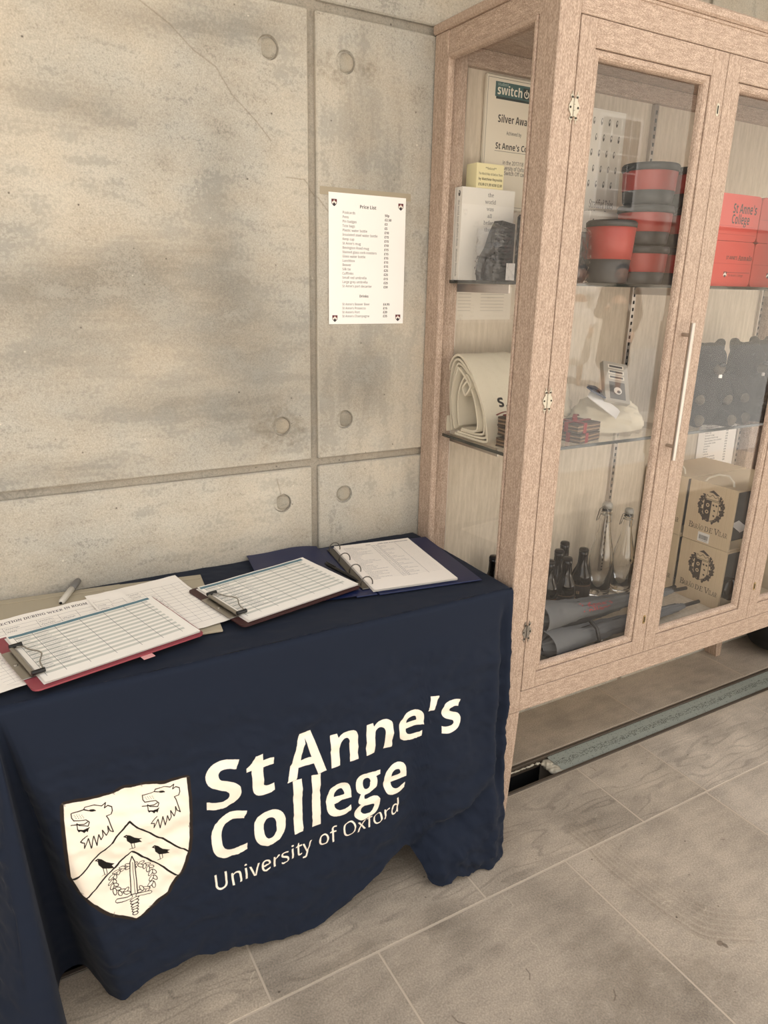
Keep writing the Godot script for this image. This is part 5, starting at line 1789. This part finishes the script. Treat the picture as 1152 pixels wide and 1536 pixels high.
func wine_boxes(y: float) -> void:
	var face := printed("wine_print", wine_canvas(), 0.7)
	flat("pine", Color(0.80, 0.715, 0.585), 0.7)
	flat("rope", Color(0.84, 0.80, 0.72), 0.9)
	var bc := Canvas.new(200, 140, Color(0.90, 0.885, 0.86))
	var x := 24.0
	while x < 170:
		var wd := rng.randf_range(2, 6)
		bc.rect(x, 40, wd, 66, Color(0.15, 0.15, 0.15))
		x += wd + rng.randf_range(2, 5)
	bc.text("5 601234 000000", 100, 128, 18, Color(0.2, 0.2, 0.2), false, 0.5)
	var bar := printed("barcode", bc, 0.6)
	var spots := [[Vector3(1.2, 0.0, 0.205), "lower front wooden port box, crest half behind umbrella tips"], [Vector3(1.2, 0.1975, 0.205), "upper front wooden port box with crest, barcode label and rope handle"], [Vector3(1.2, 0.0, 0.026), "lower wooden port box at the back of the pair of stacks"], [Vector3(1.2, 0.1975, 0.026), "upper wooden port box behind the one with the barcode"]]
	for k in 4:
		var o := thing("wine_box", spots[k][1], "wooden box", Vector3(spots[k][0].x, y + spots[k][0].y, spots[k][0].z), Vector3.ZERO, "stacked wooden port boxes")
		var W := 0.165
		var H := 0.1965
		var D := 0.30
		slab(o, "printed_panel", M.pine, Vector3(0, 0, 0), Vector3(0.008, H, W), 0.001)
		slab(o, "end_panel", M.pine, Vector3(D - 0.008, 0, 0), Vector3(D, H, W), 0.001)
		slab(o, "bottom_board", M.pine, Vector3(0.008, 0, 0), Vector3(D - 0.008, 0.007, W), 0.001)
		slab(o, "lid_board", M.pine, Vector3(0.008, H - 0.007, 0), Vector3(D - 0.008, H, W), 0.001)
		slab(o, "back_board", M.pine, Vector3(0.008, 0.007, 0), Vector3(D - 0.008, H - 0.007, 0.007), 0.001)
		slab(o, "dark_liner", M.cloth_charcoal, Vector3(0.0085, 0.0075, 0.06), Vector3(D - 0.0085, H - 0.0075, W - 0.045), 0.004)
		put(o, "panel_print", grid(1, 1, func(u: float, v: float) -> Vector3: return Vector3(-0.0004, H * (0.998 - v * 0.996), W * (0.002 + u * 0.996))), face)
		if k == 1:
			put(o, "barcode_label", grid(1, 1, func(u: float, v: float) -> Vector3: return Vector3(-0.0008, 0.036 - v * 0.030, 0.055 + u * 0.042)), bar)
			put(o, "paper_tag", box(Vector3(0.05, 0.001, 0.035), 0.0002), M.paper, Vector3(0.05, 0.075, W - 0.008), Vector3(0.5, 0.2, 0.1))
		if k % 2 == 1:
			put(o, "rope_handle", tube([Vector3(0.012, H - 0.004, W * 0.25), Vector3(0.018, H + 0.012, W * 0.3), Vector3(0.03, H + 0.026, W * 0.45), Vector3(0.04, H + 0.026, W * 0.62), Vector3(0.035, H + 0.012, W * 0.75), Vector3(0.03, H - 0.004, W * 0.8)], 0.0035, 8), M.rope)
		else:
			put(o, "bottle_base", lathe([[0.0, 0.0], [0.032, 0.0], [0.036, 0.004], [0.036, 0.03], [0.0, 0.03]], 20), M.brown_glass, Vector3(0.06, 0.06, W - 0.03), Vector3(PI / 2, 0, 0))

func umbrellas(y: float) -> void:
	var gc := Canvas.new(512, 256, Color(0.36, 0.365, 0.37))
	for k in 40:
		gc.stroke(pv([0, k * 6.5, 512, k * 6.5 + rng.randf_range(-8, 8)]), rng.randf_range(1, 3), Color(0.34, 0.34, 0.335), false, 0.4)
	var rd := Color(0.62, 0.25, 0.25)
	gc.text("St Anne's", 235, 76, 56, rd, true, 0.5, 150.0)
	gc.text("College", 235, 122, 56, rd, true, 0.5, 120.0)
	var um := printed("umbrella_print", gc, 0.8)
	var plain := flat("umbrella_grey", Color(0.36, 0.365, 0.37), 0.8)
	var sp := [[Vector3(0.425, y + 0.120, 0.318), "uppermost grey umbrella, red lettering on its rolled canopy", Vector3(0, 0.04, -0.085)], [Vector3(0.43, y + 0.044, 0.350), "lower grey umbrella against the glass, black strap round its folds", Vector3(0, 0.02, -0.02)], [Vector3(0.43, y + 0.044, 0.265), "grey umbrella lying behind the other two on the cabinet floor", Vector3(0, 0.03, 0.0)]]
	for k in 3:
		var o := thing("umbrella", sp[k][1], "umbrella", sp[k][0], sp[k][2], "long grey umbrellas")
		var nn := noise(16.0, 2, 95 + k)
		# canopy furled along x: overlapping swirled pleats, widest near the handle end
		put(o, "canopy", grid(64, 44, func(u: float, v: float) -> Vector3:
			var x := 0.045 + 0.60 * v
			var r := lerpf(0.042, 0.013, pow(v, 0.8)) * (1.0 - 0.5 * smoothstep(0.06, 0.0, v)) * (1.0 if v < 0.97 else 0.75)
			var ph := u * 7.0 + v * 0.9
			var f := ph - floorf(ph)
			r *= 0.70 + 0.34 * f + nn.get_noise_2d(u * 0.6, x) * 0.12
			var a := u * TAU
			return Vector3(x, cos(a) * r * 0.93, sin(a) * r), func(u: float, v: float, _p: Vector3) -> Vector2: return Vector2(v * 1.2, fposmod(u * 2.0 - 0.05, 1.0)) if u > 0.02 and u < 0.5 else Vector2(0.99, 0.9)), um if k == 0 else plain)
		for q in 4:
			var r0 := 0.047 - 0.0035 * q
			put(o, "rolled_edge", grid(22, 8, func(u: float, v: float) -> Vector3:
				var a := -0.6 + u * 3.6 + q * 0.5
				return Vector3(0.045 + q * 0.028 + v * 0.10 + 0.020 * sin(a), cos(a) * (r0 + 0.004 * (1.0 - v) - 0.012 * v), sin(a) * (r0 + 0.004 * (1.0 - v) - 0.012 * v))), plain)
		put(o, "shaft", tube([Vector3(-0.03, 0, 0), Vector3(0.66, 0, 0)], 0.005, 8), M.black_plastic)
		put(o, "handle", tube([Vector3(-0.075, 0, 0), Vector3(0.03, 0, 0)], 0.014, 14), M.black_rubber)
		put(o, "ferrule", tube([Vector3(0.64, 0, 0), Vector3(0.72, 0, 0)], 0.006, 10), M.black_plastic)
		if k == 1:
			put(o, "strap", tube([Vector3(0.225, 0.042, 0.01), Vector3(0.225, 0.03, 0.036), Vector3(0.228, 0.0, 0.046), Vector3(0.23, -0.03, 0.034)], 0.006, 6), M.black_plastic)
			put(o, "strap_clasp", box(Vector3(0.007, 0.02, 0.003), 0.001), M.nickel, Vector3(0.228, -0.006, 0.0555))

# ------------------------------------------------------------------ the open court beyond the covered walk
func build_court() -> void:
	var gr := struct("ground_court")
	slab(gr, "court_paving", M.court_stone, Vector3(-20, -0.25, 3.3), Vector3(26, -0.02, 26), 0.0)
	var fb := struct("wall_front")
	var stone := flat("far_stone", Color(0.80, 0.775, 0.73), 0.85)
	var brick := flat("far_brick", Color(0.60, 0.545, 0.48), 0.9)
	slab(fb, "plinth", stone, Vector3(-20, -0.1, 12.0), Vector3(26, 1.45, 12.6), 0.0)
	slab(fb, "facade", stone, Vector3(-20, 2.95, 12.0), Vector3(26, 5.6, 12.6), 0.0)
	slab(fb, "upper_storey", stone, Vector3(6.0, 5.6, 12.0), Vector3(26, 9.5, 12.6), 0.0)
	slab(fb, "brick_band", brick, Vector3(-20, 1.45, 12.05), Vector3(26, 2.95, 12.6), 0.0)
	var pane_m := flat("far_pane", Color(0.42, 0.41, 0.39), 0.2)
	for k in 9:
		var x := -9.25 + k * 3.1
		var wn := struct("window_%d" % (k + 1))
		slab(wn, "window_frame", M.paper, Vector3(x - 0.65, 3.1, 11.94), Vector3(x + 0.65, 5.0, 12.0), 0.0)
		for i in 4:
			for j in 5:
				slab(wn, "pane", pane_m, Vector3(x - 0.58 + i * 0.295, 3.18 + j * 0.36, 11.93), Vector3(x - 0.58 + i * 0.295 + 0.26, 3.18 + j * 0.36 + 0.32, 11.941), 0.0)
	# far right: something black stands on the floor beyond the cabinet
	var bagm := flat("bag_black", Color(0.012, 0.012, 0.012), 0.5)
	var bg := thing("black_bag", "black bag slumped on the floor beyond the cabinet, under its far end", "bag", Vector3(1.99, 0.0, 0.13))
	put(bg, "sack", body([[Vector3(-0.01, 0.13, 0), Vector3(0.35, 0.13, 0.02), 0.125, 0.13], [Vector3(0.0, 0.24, 0), Vector3(0.3, 0.26, 0.0), 0.09, 0.09]], 0.02, 0.06, noise(12.0, 2, 3), 0.012), bagm)
	people()

func person(label: String, at: Vector3, turn: float, cloth: Material, hair: Material, reach: bool) -> void:
	var o := thing("person", label, "person", at, Vector3(0, turn, 0))
	var skin: Material = M.skin
	var arm := [[Vector3(0.20, 1.38, 0), Vector3(0.34, 1.16, 0.08), 0.055, 0.043], [Vector3(0.34, 1.16, 0.08), Vector3(0.50, 1.24, 0.22), 0.043, 0.033]] if reach else [[Vector3(0.20, 1.38, 0), Vector3(0.25, 1.10, -0.02), 0.055, 0.043], [Vector3(0.25, 1.10, -0.02), Vector3(0.14, 1.16, 0.20), 0.043, 0.033]]
	var left := [[Vector3(-0.20, 1.38, 0), Vector3(-0.25, 1.10, -0.02), 0.055, 0.043], [Vector3(-0.25, 1.10, -0.02), Vector3(-0.22, 0.86, 0.05), 0.043, 0.033]]
	put(o, "body", body([[Vector3(0, 1.48, 0), Vector3(0, 1.42, 0), 0.05, 0.055], [Vector3(0, 1.60, 0.01), Vector3(0, 1.63, 0), 0.082, 0.098], [Vector3(0, 1.54, 0.03), Vector3(0, 1.57, 0.05), 0.058, 0.05], [Vector3(0, 1.575, 0.095), Vector3(0, 1.60, 0.085), 0.014, 0.011], [Vector3(0.085, 1.58, 0), Vector3(0.09, 1.60, 0), 0.018, 0.018], [Vector3(-0.085, 1.58, 0), Vector3(-0.09, 1.60, 0), 0.018, 0.018], [Vector3(-0.09, 0.9, 0), Vector3(-0.10, 0.48, 0.01), 0.085, 0.058], [Vector3(-0.10, 0.48, 0.01), Vector3(-0.11, 0.08, -0.01), 0.058, 0.04], [Vector3(-0.11, 0.035, -0.02), Vector3(-0.12, 0.03, 0.15), 0.035, 0.03], [Vector3(0.09, 0.9, 0), Vector3(0.10, 0.48, 0.01), 0.085, 0.058], [Vector3(0.10, 0.48, 0.01), Vector3(0.11, 0.08, -0.01), 0.058, 0.04], [Vector3(0.11, 0.035, -0.02), Vector3(0.12, 0.03, 0.15), 0.035, 0.03], [Vector3(0, 0.95, 0), Vector3(0, 1.30, 0), 0.12, 0.12]] + arm + left, 0.016, 0.03), skin)
	put(o, "tunic", body([[Vector3(0, 1.40, 0), Vector3(0, 1.05, 0), 0.105, 0.135], [Vector3(-0.13, 1.37, 0), Vector3(0.13, 1.37, 0), 0.085, 0.085], [Vector3(-0.06, 1.0, 0), Vector3(-0.08, 0.45, 0), 0.135, 0.16], [Vector3(0.06, 1.0, 0), Vector3(0.08, 0.45, 0), 0.135, 0.16], [arm[0][0], arm[0][1], 0.075, 0.075], [arm[1][0], arm[1][0].lerp(arm[1][1], 0.75), 0.072, 0.075], [left[0][0], left[0][1], 0.075, 0.07], [left[1][0], left[1][0].lerp(left[1][1], 0.75), 0.068, 0.07]], 0.018, 0.05), cloth)
	put(o, "hair", body([[Vector3(0, 1.65, -0.02), Vector3(0, 1.60, -0.045), 0.105, 0.095]], 0.012, 0.03), hair)
	for h in [[arm[1][1], (arm[1][1] - arm[1][0]).normalized()], [left[1][1], (left[1][1] - left[1][0]).normalized()]]:
		var p: Vector3 = h[0]
		var d: Vector3 = h[1]
		var s := d.cross(Vector3.UP).normalized() if absf(d.y) < 0.8 else Vector3.RIGHT
		var n := s.cross(d).normalized()
		var bones: Array = [[p, p + d * 0.075, 0.026, 0.030]]
		for k in 4:
			var q := p + d * 0.085 + s * (k - 1.5) * 0.019
			var L: float = [0.062, 0.074, 0.070, 0.054][k]
			bones.append([q, q + d * L * 0.55 - n * 0.006, 0.0095, 0.009])
			bones.append([q + d * L * 0.55 - n * 0.006, q + d * L - n * 0.02, 0.009, 0.0078])
		bones.append([p + d * 0.03 - s * 0.02, p + d * 0.075 - s * 0.052 - n * 0.01, 0.012, 0.009])
		put(o, "hand", body(bones, 0.005, 0.007), skin)
	for s in [-1.0, 1.0]:
		put(o, "eye", body([[Vector3(s * 0.034, 1.612, 0.082), Vector3(s * 0.034, 1.612, 0.083), 0.011, 0.011]], 0.004, 0.003), M.black_plastic)
	put(o, "mouth", body([[Vector3(-0.02, 1.545, 0.086), Vector3(0.02, 1.545, 0.086), 0.006, 0.006]], 0.004, 0.003), M.lip)

func people() -> void:
	flat("skin", Color(0.72, 0.54, 0.44), 0.6)
	flat("lip", Color(0.60, 0.34, 0.31), 0.6)
	flat("tunic_white", Color(0.92, 0.90, 0.87), 0.85)
	flat("tunic_dark", Color(0.09, 0.085, 0.085), 0.85)
	flat("hair_dark", Color(0.06, 0.05, 0.045), 0.6)
	person("person in a long white tunic reaching out, seen reflected in the cabinet glass", Vector3(7.3, -0.02, 7.45), -2.3, M.tunic_white, M.hair_dark, true)
	person("person in dark clothes standing in the court, seen faintly reflected in the cabinet glass", Vector3(7.25, -0.02, 6.62), -2.2, M.tunic_dark, M.hair_dark, false)
